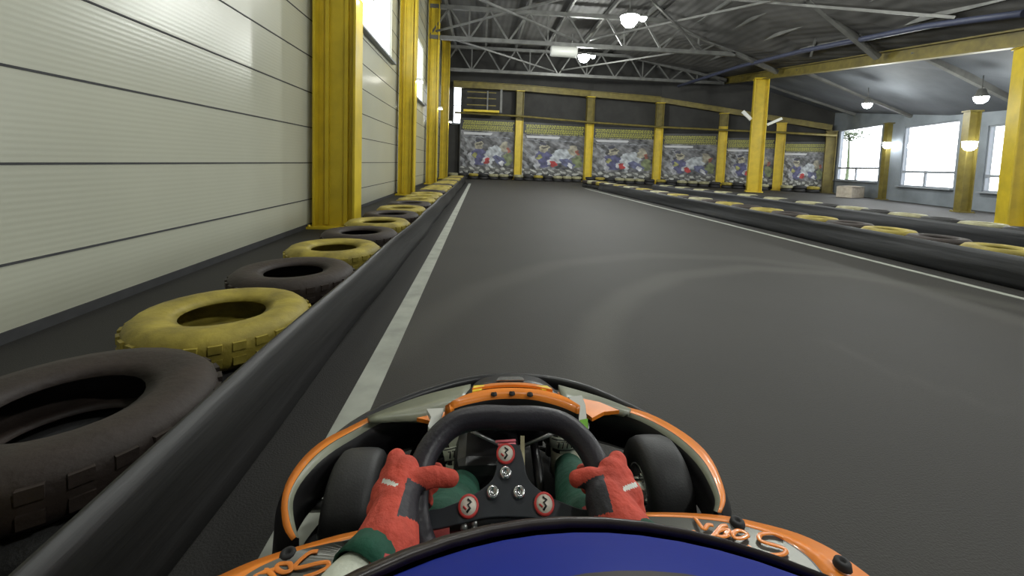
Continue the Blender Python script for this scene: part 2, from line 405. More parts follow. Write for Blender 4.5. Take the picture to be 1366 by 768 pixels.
# floodlights on those columns
for y, pl in ((6.15, 'nearest'), (12.1, 'second'), (18.1, 'third'), (24.0, 'fourth')):
    r = empty('wall_floodlight', (-1.735 if y < 8 else -1.855, y-.05, 3.2), 'small white floodlight fixed to the %s column along the cream wall' % pl, 'lamp', 'floodlights on the left columns')
    m = MB(); m.box((.10, 0, .02), (.16, .28, .07)); m.build('housing', m_whp, r, bevel=.01)
    m = MB(); m.box((.10, 0, -.025), (.13, .24, .02)); m.build('diffuser', m_lampw, r)
    m = MB(); m.bar((.0, 0, 0), (.05, 0, .02), .03, .03); m.build('bracket', m_steel, r)
# back columns
bc = [((690, 240), 122, 'leftmost of the yellow columns standing in front of the back wall banners'),
      ((783, 242), 130, 'second yellow column before the back wall, between the second and third banners'),
      ((875, 246), 138, 'third yellow column before the back wall, under the end of the yellow beam'),
      ((960, 250), 152, 'fourth yellow column before the back wall, left of the tall freestanding column'),
      ((1037, 252), 165, 'fifth yellow column before the back wall, just right of the tall freestanding column'),
      ((1104, 254), 176, 'last dim yellow column before the back wall, left of the windows')]
bpos = []
def on_back(px, off=.45):
    """meet the back wall polyline, moved off metres into the hall"""
    r = ray(px, 240)
    for a, b in zip(BW, BW[1:]):
        a = V(a); b = V(b); d = (b-a).normalized(); n = V((d.y, -d.x)); a2 = a+n*off
        den = n.dot(r.xy)
        if abs(den) < 1e-9: continue
        s = n.dot(a2-CAM.xy)/den; q = CAM.xy+r.xy*s; t = (q-a2).dot(d)
        if s > 0 and -.3 <= t <= (b-a).length+.3: return q, math.atan2(d.y, d.x)
for i, (b, yt, lab) in enumerate(bc):
    q, ang = on_back(b[0]); H = P(b[0]+1.5*i, yt, y=q.y).z
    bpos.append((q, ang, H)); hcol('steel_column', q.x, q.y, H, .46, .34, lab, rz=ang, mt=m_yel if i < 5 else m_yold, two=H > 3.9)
print('BPOS', [(tuple(round(c, 2) for c in q), round(h, 2)) for q, a, h in bpos])
colA = P(1005, 256, z=0); colB = P(1342, 303, z=0)
HA = P(1018, 106, y=colA.y).z; HB = P(1352, 61, y=colB.y).z
ca_ = hcol('steel_column', colA.x, colA.y, HA, .62, .5, 'tall freestanding yellow column carrying the long sloping beam, mid hall', rz=-.45)
m = MB(); m.bar((-.35, -.1, 3.55), (-.75, -.15, 3.95), .1, .16); m.build('bracket', m_whp, ca_)
m = MB(); m.bar((.35, -.1, 3.3), (.95, -.15, 3.6), .08, .12); m.build('bracket', m_whp, ca_)
hcol('steel_column', colB.x+.2, colB.y, HB, .46, .42, 'freestanding yellow column at the right edge in front of the third window', rz=-.5)
for px, pyb, pyt, lab in ((1178, 266, 190, 'short yellow column between the first and second windows on the right'),
                          (1283, 283, 186, 'short yellow column between the second and third windows on the right')):
    q = P(px, pyb, z=0)
    hcol('steel_column', q.x, q.y, 3.25 if px < 1200 else 3.0, .28, .26, lab, rz=math.atan2(rdir.y, rdir.x)+math.pi/2, mt=m_yold)
    r = empty('wall_floodlight', (q.x-.3, q.y-.25, P(px+8, 192, y=q.y).z), 'bright floodlight near the top of the %s short column by the windows' % ('farther' if px < 1200 else 'nearer'), 'lamp', 'floodlights on the window columns')
    m = MB(); m.box((0, 0, .04), (.26, .26, .06)); m.build('housing', m_whp, r, bevel=.01)
    m = MB(); m.lathe([(0, -.22), (.09, -.20), (.15, -.12), (.16, .01)], n=20); m.build('diffuser', m_lamp, r)
    m = MB(); m.bar((0, 0, .05), (.16, .13, .05), .04, .04); m.build('bracket', m_steel, r)

# beams
m = MB()
def ibeam(m, pts, w=.26, h=.34):
    for a, b in zip(pts, pts[1:]):
        a = V(a); b = V(b)
        m.bar(a+V((0, 0, h/2)), b+V((0, 0, h/2)), w, .04); m.bar(a-V((0, 0, h/2)), b-V((0, 0, h/2)), w, .04); m.bar(a, b, .05, h-.04)
tops = [V((q.x, q.y, h+.22)) for q, a, h in bpos]
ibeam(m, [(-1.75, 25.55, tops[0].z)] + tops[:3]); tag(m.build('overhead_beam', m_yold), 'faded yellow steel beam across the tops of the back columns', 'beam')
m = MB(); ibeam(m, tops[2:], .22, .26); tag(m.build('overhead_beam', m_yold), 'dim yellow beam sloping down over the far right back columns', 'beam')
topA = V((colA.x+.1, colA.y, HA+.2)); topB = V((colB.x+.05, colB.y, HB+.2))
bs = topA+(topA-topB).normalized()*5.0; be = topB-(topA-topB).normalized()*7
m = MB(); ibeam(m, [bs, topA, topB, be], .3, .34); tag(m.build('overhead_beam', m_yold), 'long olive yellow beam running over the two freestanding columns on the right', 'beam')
# pipe on the back columns
m = MB(); m.tube([(-1.6, 25.0, 3.85)]+[V((q.x, q.y-.35, 3.85-.16*i)) for i, (q, a, h) in enumerate(bpos)], .06, 8)
tag(m.build('wall_pipe', m_yold), 'thin yellowish pipe running across the back columns above the banners', 'pipe')
# small steel gantry in the back left corner
r = empty('steel_gantry', (-.2, 25.0, 0), 'small yellow and dark steel gantry high in the back left corner', 'gantry')
m = MB()
for z in (4.35, 4.75, 5.1): m.bar((-.7, .1, z), (1.0, .1, z), .05, .06)
m.build('railing', m_yold, r)
m = MB(); m.box((.15, .2, 4.0), (2.1, .6, .12)); m.build('deck', m_yel, r)
m = MB(); m.bar((1.3, 0, 3.95), (1.3, 0, 5.3), .12, .12); m.build('post', m_steel, r)
m = MB(); m.bar((.5, .1, 3.95), (.5, .1, 5.2), .08, .08); m.build('post', m_steel, r)
# aisle ceiling
m = MB()
def wtop(px, py): s, z, q = onwall(px, py); return q
q1 = wtop(1108, 150); q2 = wtop(1300, 146)
wallpts = [V((*(RA+rdir*s), q1.z+(q2.z-q1.z)*(s/8.0))) for s in (0, 4, 8)] + [V((*(RA+rdir*s), max(2.95, q2.z-.02*s))) for s in (14, 22, 28)]
bl = [V((bs.x, bs.y, bs.z+.25)), topA+V((0, 0, .22)), topA.lerp(topB, .5)+V((0, 0, .22)), topB+V((0, 0, .22)), topB.lerp(be, .5)+V((0, 0, .22)), be+V((0, 0, .22))]
m.strip(bl, wallpts)
tag(m.build('ceiling_aisle', m_aisle, solid=.08), kind='structure')
for i, (a, b, c, d) in enumerate(zip(bl, bl[1:], wallpts, wallpts[1:])):
    m = MB(); m.bar(a.lerp(b, .5)-V((0, 0, .12)), c.lerp(d, .5)-V((0, 0, .12)), .12, .2)
    if i < 4: tag(m.build('ceiling_rafter', m_steel), ['farthest', 'second farthest', 'third farthest', 'nearest visible'][i]+' grey rafter under the lower ceiling over the window aisle', 'rafter')

# ------------------------------------------------------------------ roof trusses and purlins
def beam_at(y):
    t = (y-topB.y)/(topA.y-topB.y); return topB.x+(topA.x-topB.x)*t, topB.z+(topA.z-topB.z)*t+.20
XS = 7.5
def roof_z(x, y):
    bx, bz = beam_at(y)
    return 7.62 if x < XS else 7.62-(x-XS)/(bx-XS)*(7.62-bz)
ysl = [25.4, 20, 15, 10, 5, 0, -5.8]
m = MB(); m.strip([V((XS, y, 7.66)) for y in ysl], [V((beam_at(y)[0], y, beam_at(y)[1]+.04)) for y in ysl]); tag(m.build('ceiling_slope', m_deck, solid=.05), kind='structure')
def truss(y, label):
    r = empty('roof_truss', (0, y, 6.12), label, 'truss')
    hi = 1.25; bx, bz = beam_at(y)
    hz = lambda x: min(hi, roof_z(x, y)-6.12-.16)
    xr = XS
    while hz(xr+.1) > .12 and xr < bx-.4: xr += .1
    L = xr+2.3; N = max(6, int(L/1.5)); st = L/N
    m = MB(); m.bar((-2.3, 0, 0), (xr, 0, 0), .16, .16); m.build('bottom_chord', m_steel, r)
    xk = XS
    while hz(xk) >= hi-.01: xk += .05
    m = MB(); m.bar((-2.3, 0, hi), (xk, 0, hi), .16, .16); m.bar((xk, 0, hi), (bx-.25, 0, bz-6.12-.2), .16, .16); m.build('top_chord', m_steel, r)
    m = MB()
    for k in range(N):
        a = -2.3+k*st; m.bar((a, 0, 0), (a+st/2, 0, hz(a+st/2)), .07, .07); m.bar((a+st/2, 0, hz(a+st/2)), (a+st, 0, 0), .07, .07)
        if k % 2: m.bar((a, 0, 0), (a, 0, hz(a)), .06, .06)
    m.build('web', m_steel, r); return r
for y, lab in ((24.1, 'grey lattice roof truss farthest away, just before the back wall'), (18.1, 'grey lattice roof truss second from the back wall'),
               (12.1, 'grey lattice roof truss overhead between the two bright high lamps and the viewer'), (6.1, 'grey lattice roof truss nearest overhead at the top of the frame')):
    truss(y, lab)
for i in range(6):
    x = -1.6+i*1.7
    m = MB(); m.bar((x, 4, 7.52), (x, 25.3, 7.52), .1, .18)
    tag(m.build('roof_purlin', m_steel), 'grey steel purlin running lengthwise on top of the roof trusses', 'purlin', 'purlins under the roof deck')
for i, t in enumerate((.22, .42, .62, .82)):
    pts = []
    for y in (25.2, 2.0):
        bx, bz = beam_at(y); x = XS+(bx-XS)*t; pts.append(V((x, y, roof_z(x, y)-.07)))
    m = MB(); m.bar(pts[0], pts[1], .09, .12)
    tag(m.build('roof_purlin', m_steel), ['uppermost', 'second highest', 'third highest', 'lowest'][i]+' grey purlin along the sloping roof side above the long olive beam', 'purlin', 'purlins on the sloping roof side')
for i, (y0, y1) in enumerate(((14.9, 9.2), (9.2, 14.9), (8.8, 3.5))):
    a = V((XS+.6, y0, roof_z(XS+.6, y0)-.2)); bx, bz = beam_at(y1); b = V((bx-.7, y1, roof_z(bx-.7, y1)-.2))
    m = MB(); m.bar(a, b, .07, .07); tag(m.build('cross_brace', m_steel), ['farther', 'middle', 'nearer'][i]+' thin steel brace lying diagonally under the sloping roof side', 'brace', 'diagonal braces under the sloping roof side')
for i, (xa, ya, xb, yb) in enumerate(((-2, 12.3, 4, 18), (4, 12.3, -2, 18), (4.4, 12.3, 9.4, 18), (9.4, 12.3, 4.4, 18), (-1.7, 18.3, 4, 23.9), (4.4, 23.9, 9.6, 18.3))):
    zc = 6.25+.09*(i % 2); m = MB(); m.bar((xa, ya, zc), (xb, yb, zc), .07, .07)
    tag(m.build('cross_brace', m_steel), 'thin diagonal steel brace crossing between two roof trusses', 'brace', 'diagonal braces between the roof trusses')
# blue pipe under the sloping roof side
pts = []
for x, y in ((905, 115), (985, 89), (1070, 68), (1156, 51), (1241, 34), (1366, 18)):
    d = 3.0; rr = ray(x, y)/f
    while d < 24:
        q = CAM+rr*d
        if q.y < 25 and q.z > roof_z(q.x, q.y)-.30 and q.x > 5: break
        d += .05
    pts.append(CAM+rr*d)
m = MB(); m.tube(pts, .08, 10); tag(m.build('overhead_pipe', m_blue), 'dull blue pipe under the sloping roof side above the long olive beam', 'pipe')
q = P(752, 69, d=17.6)
r = empty('vent_drum', (q.x, q.y, q.z), 'pale round ventilation drum hung under the roof left of the far high lamp', 'ventilator')
m = MB(); m.lathe([(0, -.55), (.2, -.55), (.22, -.5), (.22, .5), (.2, .55), (0, .55)], axis='x', n=20); m.build('drum', m_whp, r)
m = MB()
for dx in (-.35, .35): m.bar((dx, 0, .2), (dx, 0, .75), .03, .03)
m.build('hanger', m_steel, r)

# ------------------------------------------------------------------ lamps and added fill lights
def area(loc, size, power, col=(.97, 1, .95), spread=math.pi):
    ld = bpy.data.lights.new('lamp_or_fill_light', 'POINT'); ld.shadow_soft_size = .22; ld.energy = power*.8; ld.color = col
    o = bpy.data.objects.new('lamp_or_fill_light', ld); COL.objects.link(o); o.location = loc; return o
def highbay(loc, label, power, twin=True, size=.30, drop=.5):
    r = empty('high_bay_lamp', loc, label, 'lamp', 'high bay lamps')
    m = MB(); m.lathe([(0, .2), (.08, .2), (.1, .12), (size*.7, .08), (size, 0), (size*.97, -.01)], n=24); m.build('housing', m_steel, r)
    m = MB(); m.lathe([(0, -size*1.1), (size*.45, -size), (size*.8, -size*.6), (size*.95, 0)], n=24); m.build('diffuser', m_lamp, r)
    m = MB(); m.tube([(0, 0, .2), (0, 0, .2+drop)], .012, 6); m.build('hanger', m_steel, r)
    if twin:
        m = MB(); m.lathe([(0, -.12), (.09, -.08), (.12, 0)], (.46, .1, .02), n=16); m.build('small_diffuser', m_lamp, r)
        m = MB(); m.bar((0, .05, .1), (.46, .1, .1), .04, .04); m.lathe([(0, .12), (.1, .1), (.13, .01)], (.46, .1, .02), n=16); m.build('side_arm', m_steel, r)
    area(V(loc)-V((0, 0, size*1.1+.16)), .5, power)
q = P(840, 22, d=13); highbay(q, 'larger bright high bay lamp, nearer of the two hanging over the track', 420)
q = P(779, 74, d=20); highbay(q, 'smaller bright high bay lamp, farther of the two hanging over the track', 420)
q = P(1157, 138, d=15); highbay(q, 'small bright lamp under the aisle ceiling above the first window', 170, False, .16, .35)
q = P(1309, 129, d=11); highbay(q, 'small bright lamp under the aisle ceiling above the third window', 120, False, .16, .35)
for y in (6.0, -1.5): area((4.5, y, 5.6), .5, 300)
for y in (9.2, 2.5): area((-.2, y, 6.6), .5, 130)
for x, y in ((9.0, 3.5), (7.5, 8.5)): area((x, y, 5.9 if y > 5 else 4.9), .5, 150)  # unseen fill lights without lamp bodies, added to lift the dark right ceiling
ay = area((11.5, 2.0, 2.9), .4, 60)

# ------------------------------------------------------------------ banners (printed racing scenes: generic)
def ell(x, y, cx, cy, rx, ry, ang=0):
    dx, dy = x-cx, y-cy; c, s = math.cos(ang), math.sin(ang)
    u, v_ = dx*c+dy*s, -dx*s+dy*c; return (u/rx)**2+(v_/ry)**2 < 1
def banner_color(u, v_, seed, w, h):
    u += .012*math.sin(v_*37+seed)+.010*math.sin(v_*83+u*20); v_ += .008*math.sin(u*41+seed*3) if v_ < .7 else 0
    n = math.sin(u*31+seed)*math.sin(v_*23-u*17+seed*2)+.6*math.sin(u*63+v_*41)*math.sin(v_*71+seed)
    g = .11+.07*n+.12*max(0, math.sin((u*1.2+v_)*9+seed))
    if v_ > .90: col = (.025, .025, .02)
    else: col = (g, g*1.0, g*1.06)
    if v_ > .80 and v_ < .985:                                         # two rows of yellow blocky lettering shapes on black
        col = (.02, .02, .02)
        row = (v_-.81)/.085
        if (row % 1) > .2 and u > .04 and u < .96:
            cell = (u*26+row*.2) % 1
            if cell > .22 and not (.45 < cell < .6 and .4 < (row % 1) < .75): col = (.34, .33, .04)
    elif .725 < v_ < .765 and .05 < u < .56: col = (.62, .62, .64)
    elif .68 < v_ < .70 and .05 < u < .9: col = (.25, .26, .29)
    elif .10 < v_ < .66:
        if u < .28 and math.sin(u*40+v_*26) > .3: col = (.30, .31, .33)
        # kart racer on the left
        if ell(u, v_, .34, .33, .15, .16, .5): col = (.10, .10, .22)
        if ell(u, v_, .22, .25, .04, .16, .35): col = (.45, .45, .48)
        if ell(u, v_, .34, .54, .075, .085): col = (.40, .37, .27)
        if ell(u, v_, .345, .555, .05, .022, .2): col = (.10, .09, .07)
        if ell(u, v_, .32, .62, .06, .03): col = (.05, .05, .08)
        if ell(u, v_, .27, .36, .04, .05): col = (.38, .38, .12)
        # second kart
        if ell(u, v_, .62, .40, .18, .13, .45): col = (.50, .53, .56)
        if ell(u, v_, .80, .52, .07, .10): col = (.40, .37, .28)
        if ell(u, v_, .88, .47, .03, .05): col = (.35, .10, .06)
        if ell(u, v_, .88, .30, .08, .12): col = (.22, .26, .12)
        if ell(u, v_, .72, .27, .13, .07, -.5): col = (.13, .14, .26)
        if ell(u, v_, .76, .22, .035, .06, .7): col = (.75, .75, .78)
        if ell(u, v_, .47, .28, .09, .055, .5): col = (.6, .6, .62)
        if ell(u, v_, .49, .25, .055, .06): col = (.50, .04, .04)
        if seed % 2 and ell(u, v_, .56, .22, .03, .17, .1): col = (.62, .64, .66)
    if v_ < .14:
        if math.sin(u*33+seed)*math.sin(v_*60+u*9) > .15: col = (.50, .50, .46)
        elif v_ < .05: col = (.03, .03, .03)
        else: col = (.14, .14, .13)
    if v_ < .70:
        k = .92+.35*math.sin(u*27+v_*13+seed)*math.sin(v_*39-u*15)+.12*math.sin(u*90+v_*40)
        col = tuple(max(.01, c*k) for c in col)
    return col
def banner(pa, pb, z0, z1, seed, label, fade=1.):
    pa = V(pa); pb = V(pb); d = (pb-pa); L = d.length; d.normalize(); n = V((d.y, -d.x))
    root = empty('racing_banner', (*(pa.lerp(pb, .5)+n*.12), 0), label, 'banner', 'racing banners on the back wall', rz=math.atan2(d.y, d.x))
    NX, NZ = 110, 90; m = MB(); cols = []
    for j in range(NZ+1):
        for i in range(NX+1): m.v.append((-L/2+L*i/NX, 0, z0+(z1-z0)*j/NZ))
    for j in range(NZ):
        for i in range(NX):
            a = j*(NX+1)+i; m.f.append([a, a+1, a+NX+2, a+NX+1]); m.mi.append(0); m.sm.append(False)
            c = banner_color((i+.5)/NX, (j+.5)/NZ, seed, L, z1-z0); cols += [(*[x*fade for x in c], 1)]*4
    o = m.build('printed_sheet', m_print, root, fix=False)
    ca = o.data.color_attributes.new('print', 'FLOAT_COLOR', 'CORNER')
    ca.data.foreach_set('color', [x for c in cols for x in c])
    m = MB()
    for z in (z0-.03, z1+.03): m.bar((-L/2-.03, .02, z), (L/2+.03, .02, z), .05, .06)
    for x in (-L/2-.03, L/2+.03): m.bar((x, .02, z0), (x, .02, z1), .06, .05, up=V((0, 1, 0)))
    m.build('hanging_frame', m_dsteel, root)
edges = [608, 690, 783, 875, 960, 1037, 1104]
labs = ['leftmost racing banner on the back wall, between the cream wall and the first back column',
        'second racing banner from the left, between the first and second back columns',
        'third racing banner from the left, ending at the column under the beam end',
        'fourth racing banner from the left, between the third and fourth back columns',
        'racing banner partly hidden behind the tall freestanding yellow column',
        'last racing banner on the back wall before the windows']
for i, (x0, x1_) in enumerate(zip(edges, edges[1:])):
    qa, _ = on_back(x0+5, .16); qb, _ = on_back(x1_-5, .16)
    zt = P(x0+40, 160+i*5.6+(3 if i > 2 else 0), y=(qa.y+qb.y)/2).z; banner(qa, qb, .25, zt, i+1, labs[i], .75)

# ------------------------------------------------------------------ tyres
TR, TH = .285, .165
def tyre_mesh(name, mt, S=1.):
    m = MB(); R = TR; h = TH/2
    prof = [(.135, -h+.03), (.17, -h+.008), (.215, -h), (.255, -h+.006), (.278, -h+.03), (R, -h+.055), (R, h-.055), (.278, h-.03), (.255, h-.006), (.215, h), (.17, h-.008), (.135, h-.03), (.165, h-.04), (.20, h-.02), (.262, h-.05), (.262, -h+.05), (.20, -h+.02), (.165, -h+.04)]
    m.lathe(prof, n=28, closed=True)
    for k in range(28):                                                   # tread blocks on the shoulder
        t = 2*math.pi*k/28; M = Matrix.Rotation(t, 3, 'Z')
        m.box(M @ V((R-.001, 0, h-.055)), (.012, .036, .03), 0, M); m.box(M @ V((R-.001, 0, -h+.055)), (.012, .036, .03), 0, M)
    m.v = [(x*S, y*S, z) for x, y, z in m.v]
    o = m.build(name, mt); me = o.data; bpy.data.objects.remove(o); return me
TM = {k: tyre_mesh('tyre_'+k, mm) for k, mm in (('yellow', m_yty), ('pale', m_wty), ('black', m_rub), ('brown', m_rbr))}
TM.update({'L'+k: tyre_mesh('tyre_wide_'+k, mm, 1.19) for k, mm in (('yellow', m_yty), ('black', m_rub), ('brown', m_rbr))})
def tyre(x, y, z, k, label, group):
    o = bpy.data.objects.new('tyre', TM[k]); COL.objects.link(o); o.location = (x, y, z+TH/2); o.rotation_euler = (0, 0, random.random()*6)
    tag(o, label, 'tyre', group)
BX = -1.10; sp = .585; LR = TR*1.19; spL = .695
n = 0
y = -.9
while y < 20.6:
    far = y > 8
    k = 'yellow' if n % 2 == 0 or (far and n % 4 != 3) else 'brown'
    tyre(BX, y, TH+.003, 'L'+k, {'yellow': 'yellow painted tyre on top of the left barrier along the cream wall', 'brown': 'dusty brown unpainted tyre on top of the left barrier along the cream wall'}[k], {'yellow': 'yellow top tyres of the left barrier', 'brown': 'brown top tyres of the left barrier'}[k])
    tyre(BX, y, 0, 'Lblack', 'black tyre in the bottom layer of the left barrier', 'bottom tyres of the left barrier')
    y += spL; n += 1
# right barrier: straight then bending to the left at the far end
path = [V((5.3, 1.5))]
while path[-1].y < 17.5: path.append(path[-1]+V((0, sp)))
ang = math.pi/2
while len(path) < 40: ang += .05; path.append(path[-1]+V((math.cos(ang), math.sin(ang)))*sp)
path = [p for p in path if p.y < 19.8]
for n, p in enumerate(path):
    k = 'yellow' if n % 2 == 0 else 'brown'
    if n > 12 and n % 2 == 0: k = 'pale' if n % 4 else 'yellow'
    nm = {'yellow': 'yellow painted', 'brown': 'dark brown', 'pale': 'cream painted'}[k]
    tyre(p.x, p.y, TH+.003, k, nm+' tyre on top of the barrier just right of the white line', nm+' top tyres of the right barrier')
    tyre(p.x, p.y, 0, 'black', 'black tyre in the bottom layer of the barrier right of the white line', 'bottom tyres of the right barrier')
# second barrier farther right
p = V((7.9, 4.8)); n = 0; path2 = []
while p.y < 17.5: path2.append(p.copy()); p = p+V((.0 if p.y < 12 else -.05, sp))
for n, p in enumerate(path2):
    k = 'pale' if n % 2 == 0 else 'black'
    tyre(p.x, p.y, TH+.003, k, {'pale': 'cream painted tyre on top of the second barrier toward the windows', 'black': 'black tyre on top of the second barrier toward the windows'}[k], k+' top tyres of the second barrier')
    tyre(p.x, p.y, 0, 'black', 'black tyre in the bottom layer of the second barrier toward the windows', 'bottom tyres of the second barrier')
# tyres along the back wall
n = 0
for (q0, q1) in zip([V((-1.6, 24.9))]+[q-V((0, .75)) for q, a, h in bpos[:5]], [q-V((0, .75)) for q, a, h in bpos]):
    L = (q1-q0).length; k = 0.0
    while k < L-.58:
        p = q0.lerp(q1, k/L); kk = ['pale', 'black', 'yellow', 'black', 'pale', 'pale'][n % 6]
        nm = {'pale': 'cream painted', 'black': 'black', 'yellow': 'yellow painted'}[kk]
        tyre(p.x, p.y, TH+.003, kk, nm+' tyre on top of the low row under the back wall banners', nm+' tyres under the back wall banners')
        tyre(p.x, p.y, 0, 'black', 'black tyre in the bottom layer under the back wall banners', 'bottom tyres under the back wall banners')
        n += 1; k += .6
# belts
def belt(pts, z0, z1, mt, label, th=.012, wob=.01):
    m = MB(); pts = [V((p[0], p[1], 0)) for p in pts]; N = len(pts); rows = 7; A = []
    for j in range(rows):
        t = j/(rows-1); row = []
        for i, p in enumerate(pts):
            a = pts[max(i-1, 0)]; b = pts[min(i+1, N-1)]; d = (b-a).normalized(); n_ = V((d.y, -d.x, 0))
            row.append(p+n_*(wob*math.sin(t*7+i*.35)+wob*.8*math.sin(i*.9+t*3))+V((0, 0, z0+(z1-z0)*t)))
        A.append(row)
    for r0, r1 in zip(A, A[1:]): m.strip(r0, r1, 0, True)
    return tag(m.build('rubber_belt', mt, solid=th), label, 'belt')
belt([(BX+LR+.035, -1.2+.3*i) for i in range(74)], .002, .33, m_belt, 'long black rubber belt facing the left tyre barrier beside the painted line')
belt([(p.x-TR-.03, p.y) for p in path[:-4]], .002, .31, m_beltr, 'dark grey rubber belt facing the right tyre barrier beside the white line')
belt([(p.x-TR-.03, p.y) for p in path2], .002, .30, m_beltr, 'grey rubber belt facing the second tyre barrier toward the windows')
# pale box by the wall
q = P(1147, 264, z=0)
r = empty('cardboard_box', (q.x-.2, q.y+.3, 0), 'pale cardboard box on the floor by the wall under the first right window', 'box', rz=.4)
m = MB(); m.box((0, 0, .24), (1.1, .6, .48)); m.build('carton', m_card, r, bevel=.01)
m = MB(); m.box((-.28, -.05, .50), (.52, .66, .012)); m.box((.30, 0, .51), (.5, .62, .012)); m.build('flap', m_card, r)
# tree outside the first window
q = onwall(1134, 181)[2]; q = CAM+(q-CAM)*1.25
r = empty('tree', (q.x, q.y, 0), 'dark leafy tree outside seen at the top of the first right window', 'tree')
m = MB(); m.tube([(0, 0, 0), (.05, 0, 1.5), (-.05, 0, q.z)], [.12, .08, .03], 8); m.build('trunk', m_leaf, r)
m = MB(); rnd = random.Random(3)
for k in range(420):
    c = V((rnd.gauss(0, .34), rnd.gauss(0, .3), q.z+.05+rnd.gauss(0, .17))); a = V((rnd.uniform(-1, 1), rnd.uniform(-1, 1), rnd.uniform(-1, 1))).normalized(); b = a.orthogonal().normalized()
    m.add([c-a*.10, c+b*.05, c+a*.10, c-b*.05], [(0, 1, 2, 3)])
m.build('crown', m_leaf, r, fix=False)

# ================================================================== GO-KART
KX = .045
kart = empty('go_kart', (KX, .55, 0), 'orange and black rental go-kart seen from the driver seat, front wheels inside the bumper', 'go-kart')
K0 = V(kart.location)
def kb(m, name, mats, parent=None, **k):
    """build a part given in world coordinates under the kart"""
    par = parent or kart
    org = V((0, 0, 0)); q = par
    while q is not None: org += V(q.location); q = q.parent
    m.v = [tuple(V(p)-org) for p in m.v]
    return m.build(name, mats, par, **k)
# ---- front surround bumper
outL = [(640, 520), (600, 527), (560, 537), (530, 545), (495, 555), (464, 570), (434, 585), (407, 607), (385, 637), (375.6, 667), (377.5, 701), (389, 721)]
midL = [(640, 525), (602, 531), (563, 542), (532, 550), (499, 560), (468, 576), (440, 592), (415, 613), (394, 641), (384, 668), (387, 697), (395, 716)]
innL = [(640, 530), (604, 536), (566, 547), (535, 556), (504, 566), (475, 583), (447, 600), (423, 619), (401, 645), (391, 669), (393, 697), (399, 718)]
outR = [(720, 520), (760, 525), (795, 532), (827, 540), (865, 551), (902, 570), (932, 592), (951, 615), (964, 645), (968, 667), (962, 684)]
midR = [(720, 525), (758, 530), (792, 537), (823, 545), (860, 557), (896, 576), (925, 599), (944, 622), (956, 648), (961, 667), (957, 683)]
innR = [(720, 530), (756, 535), (788, 542), (818, 550), (855, 562), (889, 582), (916, 604), (935, 626), (948, 650), (954, 667), (952, 681)]
ZB = .25
def up_(l, z): return cat_rom([P(x, y, z=z) for x, y in l], 3)
for side, (o_, m_, i_) in enumerate(((outL, midL, innL), (outR, midR, innR))):
    O = up_(o_, ZB-.012); M_ = up_(m_, ZB); I = up_(i_, ZB-.008)
    n = len(O)
    cen = V((KX, .95, 0))
    def lower(L, z, k): return [V((p.x+(p.x-cen.x)*k, p.y+(p.y-cen.y)*k*.6, z)) for p in L]
    m = MB(); m.strip(O, M_, 0, True); m.strip(M_, [p.lerp(q, .08) for p, q in zip(M_, I)], 2, True)
    m.strip([p.lerp(q, .08) for p, q in zip(M_, I)], I, 1, True)
    m.strip(I, lower(I, .14, .0), 3, True); m.strip(O, lower(O, .2, .03), 3, True); m.strip(lower(O, .2, .03), lower(O, .08, .05), 3, True)
    m.strip(lower(O, .08, .05), lower(I, .14, .0), 3, True)
    for e in (0, -1):
        m.add([O[e], M_[e], I[e], lower(I, .14, 0)[e], lower(O, .08, .05)[e], lower(O, .2, .03)[e]], [(0, 1, 2, 3, 4, 5)], 3)
    kb(m, 'bumper_fairing', [m_or, m_gry, m_blk, m_blk], solid=0)
    sgn = -1 if side == 0 else 1; I3 = list(I)+[V((I[-1].x, .45, 0))]; m = MB(); m.strip([V((p.x, p.y, .075)) for p in I3], [V((KX+sgn*.2, min(p.y, 1.35), .06)) for p in I3]); kb(m, 'undertray', m_mblk, solid=.006)
# outer black bumper bar around the front
bb = [(420, 612), (452, 584), (476, 566), (510, 547), (560, 527), (610, 512), (650, 505), (690, 504), (735, 508), (780, 519), (822, 537), (870, 562), (908, 592)]
m = MB(); m.tube(cat_rom([P(x, y, z=.17)-V((0, .012, 0)) for x, y in bb], 4), .016, 10, flat=1.5); kb(m, 'outer_bumper', m_blk)
# shoulder panels between the bumper and the nose
for side, (A, B, C_) in enumerate((([(490, 555), (530, 539), (575, 524), (628, 512)], [(494, 561), (540, 551), (580, 541), (624, 526)], [(498, 565), (547, 561), (572, 560), (598, 556)]),
                                   ([(842, 545), (815, 534), (785, 524), (745, 513)], [(838, 551), (810, 543), (780, 536), (750, 528)], [(832, 556), (808, 551), (786, 551), (768, 552)]))):
    a = up_(A, .255); b = up_(B, .275); c = up_(C_, .262)
    m = MB(); m.strip(a, b, 0, True); m.strip(b, c, 0, True)
    nn2 = len(b)
    kb(m, 'shoulder_panel', [m_gry, m_or], solid=.012)
    # orange corner
    oc = [(556, 557), (575, 553), (598, 548), (594, 558), (592, 567), (578, 562)] if side == 0 else [(776, 531), (800, 536), (826, 547), (806, 549), (790, 557), (778, 548)]
    m = MB(); poly = [P(x, y, z=.283) for x, y in oc]; m.prism([tuple(p) for p in poly], .272, .283); kb(m, 'corner_sticker', m_or)
